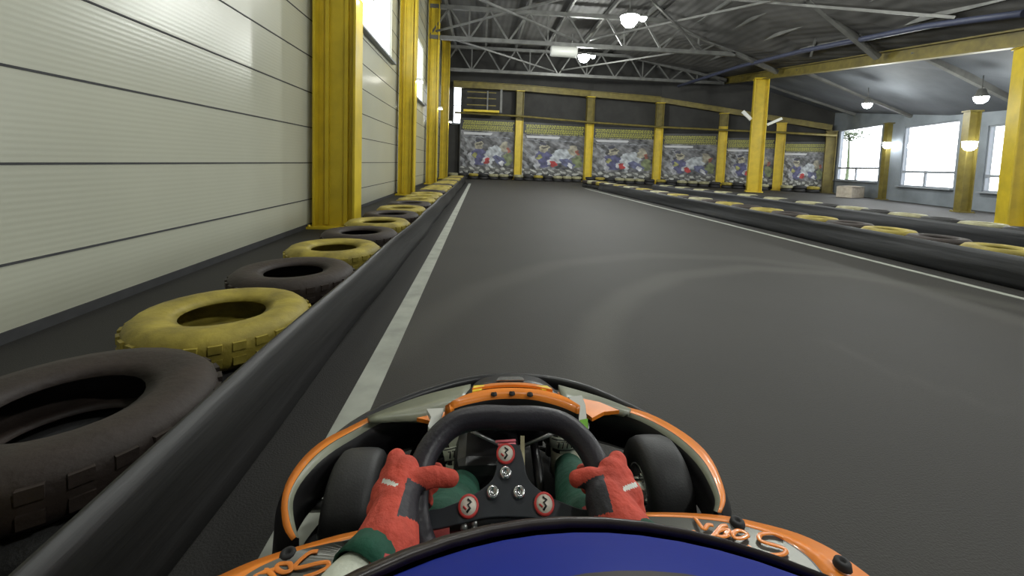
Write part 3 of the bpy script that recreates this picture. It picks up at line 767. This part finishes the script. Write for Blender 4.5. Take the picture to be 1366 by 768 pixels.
# ---- nose: black hump with silver patch, orange number band
top = [(622, 524), (636, 509), (652, 502), (683, 499), (712, 502), (726, 508), (742, 521)]
low = [(618, 534), (640, 522), (655, 517), (683, 515), (710, 517), (728, 521), (748, 531)]
a = up_(top, .33); b = up_(low, .40)
m = MB(); m.strip(a, b, 0, True); m.strip(a, [V((p.x, p.y+.03, .14)) for p in a], 0, True)
kb(m, 'nose_hump', m_blk, solid=.01)
m = MB(); a2 = up_([(666, 504), (695, 503.5)], .357); b2 = up_([(662, 508.5), (700, 508)], .377); m.strip(a2, b2); kb(m, 'silver_badge', m_chr, solid=-.003)
o1 = [(632, 519), (655, 514.5), (683, 513), (710, 514.5), (735, 520)]; o2 = [(630, 521.5), (655, 517.5), (683, 516), (710, 517.5), (737, 523)]
m = MB(); m.strip(up_(o1, .402), up_(o2, .412)); kb(m, 'orange_pinstripe', m_or, solid=-.006)
for pl in ([(632, 514), (646, 513), (642, 520), (630, 522)], [(716, 514), (730, 514), (736, 519), (724, 520)]):
    m = MB(); m.prism([tuple(P(x, y, z=.415)) for x, y in pl], .405, .415); kb(m, 'yellow_sticker', m_yb)
t1 = [(594, 541), (612, 530), (632, 523), (655, 518.5), (683, 517), (712, 518.5), (736, 523), (756, 530), (774, 541)]
t2 = [(596, 549), (614, 542), (634, 537), (656, 533), (683, 531.5), (710, 533), (733, 538), (752, 544), (770, 552)]
A = up_(t1, .425); B = up_(t2, .405)
m = MB(); m.strip(A, B, 0, True); m.strip(B, [V((p.x, p.y-.004, .36)) for p in B], 1, True); m.strip(A, [V((p.x, p.y+.006, .395)) for p in A], 0, True)
nas = kb(m, 'front_panel', [m_or, m_blk], solid=.008)
for x, y in ((659, 525), (683, 524), (707, 525.5)):
    c = P(x, y, z=.417); m = MB(); m.lathe([(0, .003), (.003, .003), (.004, .001), (.007, .002), (.008, -.003)], c, n=12); kb(m, 'panel_bolt', m_mblk)
m = MB()
for x in (662, 678, 690): m.tube([P(x, 536, z=.385), P(x+8, 541, z=.37)], .006, 8)
kb(m, 'cable_clip', m_chr)
# nassau panel below
A = up_([(640, 540), (683, 536), (726, 540)], .37); B = up_([(642, 590), (683, 588), (724, 590)], .20)
m = MB(); m.strip(A, B, 0, True); kb(m, 'leg_shield', m_mblk, solid=.01)

# ---- wheels
def wheel(cx, cy, r, w, side, name='front_wheel'):
    root = bpy.data.objects.new(name, None); COL.objects.link(root); root.parent = kart; root.location = V((cx, cy, r))-K0
    m = MB(); h = w/2
    prof = [(r*.48, -h+.01), (r*.55, -h), (r*.85, -h-.004), (r*.95, -h+.006), (r*.99, -h+.02), (r, -h+.04), (r, h-.04), (r*.99, h-.02), (r*.95, h-.006), (r*.85, h+.004), (r*.55, h), (r*.48, h-.01)]
    m.lathe(prof, axis='x', n=48, closed=True); m.build('tyre', m_slick, root)
    m = MB(); m.lathe([(r*.50, h*.9), (r*.50, h*.96), (r*.44, h*.94), (r*.38, h*.5), (r*.2, h*.45), (0, h*.45)], axis='x', n=32)
    m.lathe([(r*.50, -h*.9), (r*.50, -h*.96), (r*.44, -h*.94), (r*.38, -h*.5), (r*.2, -h*.45), (0, -h*.45)], axis='x', n=32)
    m.lathe([(r*.5, -h*.95), (r*.5, h*.95)], axis='x', n=32); m.build('rim', m_chr if name == 'front_wheel' else m_dsteel, root)
    m = MB(); m.lathe([(.0, -side*(h+.03)), (.022, -side*(h+.03)), (.026, -side*(h-.02)), (.03, -side*h*.4), (0, -side*h*.4)], axis='x', n=16)
    for k in range(4): t = k*math.pi/2; m.lathe([(0, -side*(h-.005)), (.007, -side*(h-.005)), (.007, -side*(h*.45))], (0, .04*math.cos(t), .04*math.sin(t)), axis='x', n=8)
    m.build('hub', m_chr, root)
wl_ = P(478, 601, z=.258); wr_ = P(872, 583, z=.258)
print('WHEELS', wl_, wr_)
wheel(wl_.x+.006, wl_.y-.03, .13, .105, -1); wheel(wr_.x+.002, wl_.y+.005, .13, .105, 1)
YF = wl_.y-.01
wheel(KX-.58, -.28, .14, .19, -1, 'rear_wheel'); wheel(KX+.58, -.28, .14, .19, 1, 'rear_wheel')
# ---- chassis
m = MB(); m.prism([(KX-.27, -.25), (KX+.27, -.25), (KX+.27, .9), (KX+.2, 1.35), (KX-.2, 1.35), (KX-.27, .9)], .035, .045); kb(m, 'floor_pan', m_mblk)
m = MB()
for s in (-1, 1):
    m.tube(cat_rom([(KX+s*.30, -.35, .07), (KX+s*.30, .4, .07), (KX+s*.27, .85, .07), (KX+s*.24, 1.2, .07), (KX+s*.18, 1.38, .08), (KX, 1.42, .09)], 5), .015, 8)
m.tube([(KX-.32, YF-.0, .10), (KX+.32, YF, .10)], .015, 8); m.tube([(KX-.3, .3, .07), (KX+.3, .3, .07)], .015, 8); m.tube([(KX-.55, -.28, .14), (KX+.55, -.28, .14)], .02, 8)
kb(m, 'chassis_frame', m_blk)
for s in (-1, 1):
    m = MB(); m.tube([(KX+s*.33, YF-.01, .13), (KX+s*.46, YF-.01, .13)], .014, 8); m.tube([(KX+s*.33, YF, .06), (KX+s*.33, YF, .2)], .018, 8); kb(m, 'stub_axle', m_tube)
m = MB(); m.tube([(KX-.34, YF-.07, .12), (KX-.03, YF-.16, .14)], .008, 8); kb(m, 'tie_rod', m_tube)
m = MB(); m.tube([(KX+.34, YF-.07, .12), (KX+.03, YF-.16, .14)], .008, 8); kb(m, 'tie_rod', m_tube)
# upper diagonal stays
m = MB(); m.tube([P(629, 575, z=.34), P(664, 592, z=.30)], .0045, 8); kb(m, 'steering_stay', m_tube)
m = MB(); m.tube([P(739, 577, z=.34), P(700, 594, z=.30)], .0045, 8); kb(m, 'steering_stay', m_tube)
m = MB(); m.tube([P(652, 560, z=.22), P(646, 660, z=.2)], .012, 8); m.tube([P(708, 560, z=.22), P(722, 660, z=.2)], .012, 8); kb(m, 'column_support', m_blk)
for (x, y, z, r) in ((637, 605, .12, .018), (733, 597, .14, .012), (742, 620, .10, .02), (632, 640, .2, .016), (630, 565, .2, .014)):
    m = MB(); q = P(x, y, z=z); m.lathe([(0, .02), (r*.6, .02), (r, .01), (r, -.02)], q, n=10); kb(m, 'frame_bolt', m_tube)
# fuel tank between the legs
A = V((KX, 0, 0)); m = MB(); m.box((KX-.005, 1.10, .17), (.17, .26, .2)); kb(m, 'fuel_tank', m_blk, bevel=.03)
m = MB(); m.lathe([(0, .03), (.03, .03), (.035, .02), (.035, 0)], (KX-.005, 1.12, .27), n=16); kb(m, 'tank_cap', m_blk)
# pedals with white pads
for s, pad, tip in ((-1, [(569, 545), (592, 544), (588, 556), (574, 575), (571, 568), (575, 556)], None),
                    (1, [(758, 529), (776, 527), (781, 540), (783, 560), (784, 574), (774, 570), (770, 545)], [(773, 560), (784, 558), (785, 578), (774, 574)])):
    c0 = P(*pad[3], z=.27)
    rt = bpy.data.objects.new('pedal', None); COL.objects.link(rt); rt.parent = kart; rt.location = c0-K0
    for pl_, nm_, mt_, dz in ((pad, 'pedal_pad', m_whp, 0), (tip, 'coloured_tip', m_lime, .004)):
        if not pl_: continue
        q_ = [P(x, y, z=.27+.05*(590-y)/60+dz) for x, y in pl_]; m = MB(); n_ = len(q_)
        m.add(q_, [tuple(range(n_))]); m.add([p-V((0, .004, .010)) for p in q_], [tuple(reversed(range(n_)))])
        m.add(q_+[p-V((0, .004, .010)) for p in q_], [(k, (k+1) % n_, n_+(k+1) % n_, n_+k) for k in range(n_)]); kb(m, nm_, mt_, rt)
    m = MB(); m.tube([c0-V((0, 0, .012)), c0-V((0, -.02, .10)), V((c0.x, c0.y, .06))], .008, 8); kb(m, 'pedal_arm', m_tube, rt)
# ---- side pods
def pod(s, outer, inner, z):
    O = [P(x, y, z=z-.02) for x, y in outer]; I = [P(x, y, z=z) for x, y in inner]
    O = cat_rom(O, 3); I = cat_rom(I, 3)
    ex = KX+s*.72; yb_ = -.02
    O += [V((ex, O[-1].y-.12, z-.03)), V((ex+s*.015, .25, z-.03)), V((ex-s*.02, yb_+.05, z-.04)), V((ex-s*.08, yb_, z-.04))]
    I += [V((ex-s*.07, I[-1].y-.08, z)), V((ex-s*.06, .25, z)), V((ex-s*.09, yb_+.08, z-.01)), V((ex-s*.12, yb_+.04, z-.01))]
    n = len(O)
    while len(I) < n: I.append(I[-1])
    I = I[:n]
    inx = KX+s*.27
    Cn = [V((inx, min(p.y, .74), z-.01)) for p in I]
    root = bpy.data.objects.new('side_pod', None); COL.objects.link(root); root.parent = kart; root.location = V((KX+s*.5, .4, .1))-K0
    m = MB(); m.strip(O, I, 0, True); kb(m, 'pod_edge', [m_or], root, solid=.006)
    m = MB()
    I2 = [p+(q-p)*.012 for p, q in zip(I, Cn)]
    m.strip(I2, Cn, 0, False); kb(m, 'metal_panel', m_pod, root, solid=.006)
    m = MB(); m.strip(I, I2, 0); 
    m.strip(O, [V((p.x-s*.01, p.y-.01, .09)) for p in O], 0, True); m.strip([V((p.x-s*.01, p.y-.01, .09)) for p in O], [V((inx, p.y, .09)) for p in Cn], 0); m.strip(Cn, [V((inx, p.y, .09)) for p in Cn], 0)
    kb(m, 'pod_body', m_blk, root); return root, I
oR = [(853, 683), (911, 683.5), (967, 687.6), (1009, 696), (1064, 711), (1112, 733.6), (1159, 767)]
iR = [(856, 688.5), (911, 690), (967, 696), (1012, 706.5), (1045, 720), (1078, 742), (1100, 767)]
oL = [(492, 703), (478, 707), (448, 714), (409, 725), (369, 736.8), (329.5, 750.7), (294, 766.5)]
iL = [(494, 713), (468, 718), (428, 729), (399, 737), (369, 749), (345, 760), (325, 772)]
ZP = .30
podR, _ = pod(1, oR, iR, ZP); podL, _ = pod(-1, oL, iL, ZP)
def ribbon(m, px, wpx, z, zt=.004):
    pts = cat_rom([P(x, y, z=z) for x, y in px], 5)
    w_ = wpx/560*.75
    m.tube(pts, w_/2, 8, flat=.25, up0=(0, 0, 1))
# handwritten "Sodi" on the right pod, seen upside down from the seat
def C5(l): return [(800+x/3.594, 600+y/3.594) for x, y in l]
for root, strokes, dots, bolts in ((podR, [
        C5([(880, 418), (830, 400), (775, 403), (765, 428), (800, 445), (860, 462), (893, 480), (875, 500), (800, 503), (735, 495), (710, 478), (722, 462)]),
        C5([(700, 395), (665, 385), (640, 400), (648, 420), (680, 422), (708, 410), (700, 395)]),
        C5([(620, 405), (590, 415), (560, 408), (565, 390), (595, 380), (622, 385), (600, 408), (615, 392), (600, 352)] )[:8], C5([(612, 362), (585, 365), (555, 400), (525, 435)]),
        C5([(545, 362), (520, 358), (500, 378), (475, 350), (455, 322)]), ], C5([(452, 400)]), [(983.6, 698), (1124, 752.5)]),
        (podL, [
        [(424, 735), (413, 737), (397, 750), (394, 757), (404, 756), (424, 751), (437, 750), (436, 757), (420, 765), (404, 770)],
        [(383, 751), (372, 752), (369, 758), (378, 763), (388, 760), (387, 752), (383, 751)],
        [(366, 759), (355, 762), (346, 764), (338, 768), (344, 772)], [(352, 757), (362, 765), (366, 771)]], [], [(384, 741)])):
    z = ZP+.004
    m = MB()
    for st in strokes: ribbon(m, st, 6.5, z)
    for d in dots:
        c = P(*d, z=z); m.lathe([(0, .003), (.006, .002), (.007, -.002)], c, n=10)
    kb(m, 'sodi_lettering', m_or, root)
    for bx, by in bolts:
        c = P(bx, by, z=ZP); rb = MB(); rb.lathe([(0, .004), (.004, .004), (.006, .008), (.013, .006), (.015, -.004)], c, n=14); kb(rb, 'pod_bolt', m_mblk, root)
# ---- seat and rear
m = MB(); sec = []
prof = [(.72, .06, .10, .16), (.5, .05, .17, .21), (.25, .06, .2, .27), (.02, .12, .21, .32), (-.1, .3, .21, .42), (-.16, .5, .18, .55)]
prof = [(.34, .07, .15, .14), (.2, .055, .19, .24), (.04, .07, .20, .30), (-.09, .16, .20, .36), (-.17, .34, .19, .46), (-.22, .54, .16, .56)]
for y, z, w_, zr in prof:
    sec.append([V((KX+w_*math.sin(t), y+.02*(1-math.cos(t)), z+(zr-z)*(1-math.cos(t))**1.5*.8)) for t in [(-1.5+3*k/12) for k in range(13)]])
for s0, s1 in zip(sec, sec[1:]): m.strip(s0, s1, 0, True)
kb(m, 'seat', m_blk, solid=.008)
m = MB(); m.tube(cat_rom([(KX-.62, -.15, .16), (KX-.66, -.5, .16), (KX-.4, -.6, .16), (KX+.4, -.6, .16), (KX+.66, -.5, .16), (KX+.62, -.15, .16)], 5), .04, 10, flat=1.8); kb(m, 'rear_bumper', m_blk)
m = MB(); m.box((KX+.40, -.12, .2), (.18, .3, .22)); kb(m, 'engine_cover', m_plate, bevel=.03)
# ---- steering wheel
H = P(686, 650, d=.69)
el = math.radians(33)
e1 = V((math.cos(.05), -math.sin(.05), 0)); e2 = V((math.sin(.05)*math.cos(el), math.cos(.05)*math.cos(el), math.sin(el))); e3 = e1.cross(e2)
if e3.z < 0: e3 = -e3
def W(u, v_, n=0): return H+e1*u+e2*v_+e3*n
sw = bpy.data.objects.new('steering_wheel', None); COL.objects.link(sw); sw.parent = kart; sw.location = H-K0
rimp = [(0, .105), (.055, .105), (.102, .092), (.136, .056), (.150, .01), (.145, -.045), (.115, -.095), (.06, -.115), (0, -.118)]
rimp = rimp + [(-x, y) for x, y in reversed(rimp[1:-1])]
rimp = [(x-.007, y) for x, y in rimp]
m = MB(); m.tube(cat_rom([W(u, v_, .012) for u, v_ in rimp], 5, True), .0205, 14, closed=True); kb(m, 'steering_rim', m_rim, sw)
# centre plate: three lobes, rounded
def blob_poly(pts, sub=5): return cat_rom([V((x, y, 0)) for x, y in pts], sub, True)
pl = blob_poly([(-.012, .062), (-.022, .04), (-.03, .01), (-.06, -.012), (-.105, -.03), (-.128, -.035), (-.128, -.058), (-.075, -.05), (-.03, -.042), (.03, -.042), (.075, -.048), (.128, -.056), (.128, -.033), (.105, -.028), (.06, -.012), (.03, .01), (.022, .04), (.013, .062)])
nP = len(pl); m = MB()
t_ = [W(p.x-.006, p.y, .006) for p in pl]; b_ = [W(p.x-.006, p.y, -.002) for p in pl]
m.add(t_, [tuple(range(nP))]); m.add(b_, [tuple(reversed(range(nP)))]); m.add(t_+b_, [(i, (i+1) % nP, nP+(i+1) % nP, nP+i) for i in range(nP)])
kb(m, 'spoke_plate', m_plate, sw, bevel=.0015)
MW = Matrix((e1, e2, e3)).transposed()
m = MB(); m.lathe([(0, .001), (.02, .001), (.032, -.006), (.034, -.016), (.02, -.03), (.018, -.05), (0, -.05)], W(-.006, 0, 0), n=24, M=MW); kb(m, 'hub_boss', m_blk, sw)
def atW(px, py, n):      # pixel -> wheel plane at offset n
    r = ray(px, py); o0 = W(0, 0, n); s = e3.dot(o0-CAM)/e3.dot(r); return CAM+r*s
for x, y in ((674.5, 631), (657.5, 657), (692.5, 657)):
    m = MB(); m.lathe([(0, .002), (.004, .002), (.0045, .006), (.008, .0065), (.010, .004), (.0105, -.001)], atW(x, y, .006), n=16, M=MW); kb(m, 'hub_bolt', m_chr, sw)
for i, (x, y) in enumerate(((674.5, 605), (625, 675), (726, 672))):
    c = atW(x, y, .007)
    m = MB(); m.lathe([(0, .0022), (.0128, .0022), (.0128, .0005)], c, n=28, M=MW, mi=1)
    m.lathe([(.0128, .0026), (.0160, .0026), (.0162, -.001)], c, n=28, M=MW, mi=0)
    # dark squiggle printed on the sticker
    q = [(-.002, .009), (.004, .005), (-.001, .001), (.003, -.003), (-.002, -.009)]
    m.tube([c+MW @ V((a, b, .0030)) for a, b in q], .0016, 6, flat=.4, mi=2)
    m.tube([c+MW @ V((a, b, .0030)) for a, b in ((-.008, -.001), (-.003, -.005))], .0014, 6, mi=0)
    kb(m, 'round_sticker', [m_sred, m_stick, m_mblk], sw)
m = MB(); m.tube([W(-.006, -.002, -.03), W(-.006, .0, -.2), V((KX, YF-.16, .15))], .011, 10); kb(m, 'steering_column', m_tube)
# pink label and beige tape strip on the column
m = MB()
for k in range(3): m.tube([P(661+k*3, 589+k*4.5, z=.34), P(688, 587+k*4.5, z=.34)], .0045, 6, flat=.5)
kb(m, 'pink_label', m_pink)
m = MB(); m.bar(P(697, 582, z=.33), P(697, 628, z=.33), .010, .004, up=V((0, 0, 1))); kb(m, 'tape_strip', m_bei)
# little fittings below the plate
for x, y in ((619, 702), (633, 697), (633, 707), (657, 704), (742, 687), (664, 676), (690, 676), (650, 678)):
    m = MB(); m.lathe([(0, .004), (.004, .004), (.0065, 0), (.0065, -.008)], atW(x, y, -.004), n=10, M=MW); kb(m, 'small_fitting', m_tube, sw)
m = MB(); m.tube([atW(600, 700, -.012), atW(650, 694, -.012), atW(700, 692, -.012), atW(770, 694, -.012)], .012, 10); kb(m, 'lower_bracket', m_blk, sw)

# ================================================================== DRIVER
HC = V((.027, .0, .794))
hip = [V((KX-.1, .16, .20)), V((KX+.1, .16, .20))]
kneeL = P(588, 722, z=.36); kneeR = P(795, 712, z=.36)
ankL = P(621, 640, z=.15); ankR = P(757, 621, z=.15)
print('KNEE', kneeL, ankL, kneeR, ankR)
RL = W(-.157, -.006, .012); RR = W(.142, -.004, .012)
def hand(side, RC, wrist, cuff):
    """glove closed round the rim at RC; side -1 left, +1 right"""
    SH = 1.13; o = e1*side*(SH if side < 0 else .9); t = (e2*.97 - e1*side*.22).normalized()*SH; n = e3*SH
    limbs = []
    for i, (s, fr, L) in enumerate(((.030, .0125, 1.), (.009, .0130, 1.08), (-.012, .0125, 1.02), (-.032, .0112, .88))):
        K = RC+t*s+o*.040+n*.018; A = RC+t*(s+.004)+o*.042*L-n*.012; B = RC+t*(s+.005)+o*.018-n*.034*L; T = RC+t*(s+.004)-o*.014*L-n*.030
        wr = wrist.lerp(K, .45)+n*.004
        limbs += [(wr, K, .018, fr+.002), (K, A, fr+.001, fr), (A, B, fr, fr*.97), (B, T, fr*.97, fr*.85)]
    # palm, heel
    limbs += [(wrist, RC+o*.030+n*.018-t*.015, .030, .026), (wrist, RC+o*.020+n*.022+t*.012, .026, .022)]
    # thumb from the side of the palm, laid over the rim towards the hub
    T0 = wrist.lerp(RC+o*.0+n*.03, .45); T1 = RC+o*.008+n*.030-t*.004; T2 = RC-o*.024+n*.030+t*.004; T3 = RC-o*.048+n*.024+t*.004
    limbs += [(T0, T1, .022, .0165), (T1, T2, .0165, .0140), (T2, T3, .0140, .0118)]
    # gauntlet
    limbs += [(wrist, cuff, .031, .042), (cuff, cuff+(cuff-wrist).normalized()*.015, .042, .040)]
    return [(a, b, ra*1.1, rb*1.1) for a, b, ra, rb in limbs]
LWr = P(528, 680, z=RL.z+.012); LCu = P(514, 734, z=RL.z-.002)
RWr = P(810, 670, z=RR.z+.012); RCu = P(836, 722, z=RR.z-.008)
shl = [V((KX-.19, -.02, .60)), V((KX+.19, -.02, .60))]
elb = [V((-.30, .18, .44)), V((.42, .20, .44))]
person = None
limbs = []
neck = V((HC.x, HC.y-.03, .66))
limbs += [(V((KX, .10, .20)), V((KX, -.03, .50)), .15, .155), (V((KX-.08, -.03, .52)), V((KX+.08, -.03, .52)), .12, .12), (neck, neck+V((0, 0, .05)), .06, .06), (neck+V((0, .02, .08)), HC, .08, .095)]
for i in (0, 1):
    cuff = (LCu, RCu)[i]; wr = (LWr, RWr)[i]
    limbs += [(shl[i], elb[i], .062, .05), (elb[i], cuff+(elb[i]-cuff).normalized()*.06, .056, .044), (elb[i], cuff, .040, .034), (cuff, wr, .030, .022)]
    kn = (kneeL, kneeR)[i]; an = (ankL, ankR)[i]
    limbs += [(hip[i], kn, .088, .062), (kn, kn.lerp(an, .45), .060, .056), (kn.lerp(an, .45), an, .056, .038)]
    limbs += [(V((KX, -.02, .57)), shl[i], .07, .066)]
def pick_body(c, n):
    # white lower sleeves ahead of a green cuff, red stripe on the thigh
    for i in (0, 1):
        cf = (LCu, RCu)[i]; e = elb[i]; d = (e-cf); L = d.length; d = d/L; t = (c-cf).dot(d)
        if (c-cf-d*t).length < .075 and -.02 < t < L+.1 and c.y > .12:
            return 1
    for i in (0, 1):
        h0 = hip[i]; k0 = (kneeL, kneeR)[i]; d = (k0-h0); L = d.length; d = d/L; t = (c-h0).dot(d)
        off = c-h0-d*t
        if off.length < .11 and .0 < t < L*1.02 and n.z > .2 and abs(off.x-.0) < .028: return 2
    if (c-HC).length < .12: return 3
    return 0
person = fused('person', limbs, .0065, [m_grn, m_wht, m_red2, m_skin], smooth=5, pick=pick_body)
tag(person, 'person in green and white racing suit, red gloves and blue helmet, gripping the steering wheel', 'person')
def pick_glove(side, RC, wrist, cuff):
    ax = (wrist-cuff)
    inner = RC-e1*side*.0
    cpt = wrist.lerp(RC, .35)-e1*side*.038+e3*.0
    def f_(c, n):
        d = c-cpt
        # black palm patch on the inner side of the hand
        if (abs(d.dot(e1)) < .034) and -.034 < d.dot(e2) < .012-.3*d.dot(-e1*side) and n.dot(-e1*side) > .1: return 1
        # white flash on the back of the hand
        d2 = c-(RC+e1*side*.034-e2*.012+e3*.03)
        u = d2.dot(e1)*side; v2 = d2.dot(e2)
        if n.dot(e3) > .2 and abs(v2-u*.45) < .0035 and abs(u) < .014: return 2
        return 0
    return f_
for side, RC, wr, cu in ((-1, RL, LWr, LCu), (1, RR, RWr, RCu)):
    g = fused('glove', hand(side, RC, wr, cu), .0028, [m_red, m_gblk, m_whp], person, smooth=4, pick=pick_glove(side, RC, wr, cu))
    e_ = elb[0 if side < 0 else 1]; dd_ = (e_-cu).normalized(); m = MB(); m.tube([cu+dd_*.012, cu+dd_*.030, cu+dd_*.046], [.0435, .0455, .047], 24, caps=False); m.build('sleeve_cuff', m_grn, person, solid=.003)
    m = MB(); d = (cu-wr).normalized(); m.tube([cu-d*.006+d*.034, cu+d*.044], [.0455, .0455], 24, caps=False); m.build('cuff_hem', m_red2, g, solid=.003)
# shoes: soles on the pedals, insteps facing the driver
for side, an, toe in ((-1, ankL, P(606, 566, z=.27)), (1, ankR, P(751, 560, z=.27))):
    ax_ = (toe-an).normalized(); L = (toe-an).length
    dn = V((0, .6, -.8)); dn = (dn-ax_*dn.dot(ax_)).normalized()
    heel = an+dn*.05-ax_*.01; ball = an+ax_*L*.72+dn*.018
    def pk(c, n, an=an, ax_=ax_, dn=dn, L=L, side=side):
        t = (c-an).dot(ax_); o_ = c-an-ax_*t
        if o_.dot(dn) < .0 and abs(o_.x) < .022: return 2 if side > 0 and t > L*.85 else 1
        return 0
    sh = fused('racing_shoe', [(an, heel, .040, .036), (heel, ball, .034, .038), (an, an+ax_*L*.45, .040, .036), (an+ax_*L*.45, toe, .036, .026), (ball, toe, .036, .026)], .0035, [m_blk, m_wht, m_lime], person, smooth=4, pick=pk)
    m = MB(); m.tube([an+ax_*.060, an+ax_*.092], [.0445, .0435], 28, caps=False); m.build('instep_strap', m_wht, sh, solid=.003)
    m = MB(); m.tube([an-ax_*.012, an+ax_*.020, an+ax_*.050], [.046, .0455, .043], 28, caps=False); m.build('sock', m_wht if side < 0 else m_bei2, sh, solid=.003)
    m = MB(); nrm = -dn; tan = nrm.cross(ax_).normalized()
    for k in range(6):                                   # small dark lettering on the strap, too blurred to read
        t = math.radians(-38+15*k); dr = nrm*math.cos(t)+tan*math.sin(t); c1 = an+ax_*.068+dr*.0475; c2 = an+ax_*.083+dr*.0472
        tt = -nrm*math.sin(t)+tan*math.cos(t); m.tube([c1+tt*.003, c2-tt*.002, c2+tt*.004], .0016, 6)
    for z_ in (.062, .089): m.tube([an+ax_*z_+(nrm*math.cos(a_)+tan*math.sin(a_))*.0470 for a_ in [(-1.1+.2*j) for j in range(12)]], .0012, 6)
    m.build('strap_lettering', m_mblk, sh)
# ---- helmet
hel = bpy.data.objects.new('helmet', None); COL.objects.link(hel); hel.parent = person; hel.location = HC-V((0, 0, 0))
def sph(th, ph, r, sy=1.0): return V((r*math.sin(th)*math.sin(ph), r*math.sin(th)*math.cos(ph)*sy, r*math.cos(th)))
m = MB(); nu, nv = 72, 60; RH = .15
vs = [sph(math.radians(2+128*j/nv), 2*math.pi*i/nu, RH) for j in range(nv+1) for i in range(nu)]
for j in range(nv):
    th = 2+128*(j+.5)/nv
    for i in range(nu):
        ph = (i+.5)/nu*2*math.pi; ph = (ph+math.pi) % (2*math.pi)-math.pi
        if th > 55 and abs(ph) < 1.25: continue
        mi = 1 if th < 28 else 0
        m.f.append([j*nu+i, j*nu+(i+1) % nu, (j+1)*nu+(i+1) % nu, (j+1)*nu+i]); m.mi.append(mi); m.sm.append(True)
m.v = [tuple(p) for p in vs]
m.add([sph(math.radians(2), 2*math.pi*i/nu, RH) for i in range(nu)], [tuple(range(nu))], 1)
sh_ = m.build('helmet_shell', [m_helm, m_hblk], hel, solid=.004)
# chin bar
m = MB(); A = [sph(math.radians(98), p, RH*1.02) for p in [(-1.3+.1*k) for k in range(27)]]; B = [sph(math.radians(112), p, RH*1.08) for p in [(-1.3+.1*k) for k in range(27)]]; C2 = [sph(math.radians(130), p, RH*.98) for p in [(-1.3+.1*k) for k in range(27)]]
m.strip(A, B, 0, True); m.strip(B, C2, 0, True); m.build('chin_bar', m_helm, hel, solid=.006)
m = MB(); rows = []
for j in range(14):
    th = math.radians(44.5+54*j/13); rr_ = (.0025 if j else .001)
    rows.append([sph(th, p, .150+rr_*(1 if abs(p) < .7 else max(.25, 1-(abs(p)-.7)*1.6))) for p in [(-1.4+.1*k) for k in range(29)]])
for r0, r1 in zip(rows, rows[1:]): m.strip(r0, r1, 0, True)
m.build('visor', m_visor, hel, solid=-.002)
m = MB()
for s in (-1, 1): m.lathe([(0, s*.157), (.012, s*.157), (.016, s*.148)], (0, 0, .035), axis='x', n=16)
m.build('visor_pivot', m_hblk, hel)

# ------------------------------------------------------------------ world and view
wd = bpy.data.worlds.new('daylight'); SC.world = wd; wd.use_nodes = True
bg = wd.node_tree.nodes['Background']; bg.inputs[0].default_value = (.90, .95, 1, 1); bg.inputs[1].default_value = 3.2
SC.view_settings.view_transform = 'Standard'; SC.view_settings.look = 'None'; SC.view_settings.gamma = 1; SC.view_settings.exposure = 0.98
try: SC.view_settings.use_curve_mapping = False
except Exception: pass
SC.cycles.use_denoising = True
try: SC.cycles.denoiser = 'OPENIMAGEDENOISE'
except Exception: pass
SC.cycles.max_bounces = 6; SC.cycles.diffuse_bounces = 4; SC.cycles.glossy_bounces = 3; SC.cycles.sample_clamp_indirect = 4
SC.cycles.use_adaptive_sampling = False
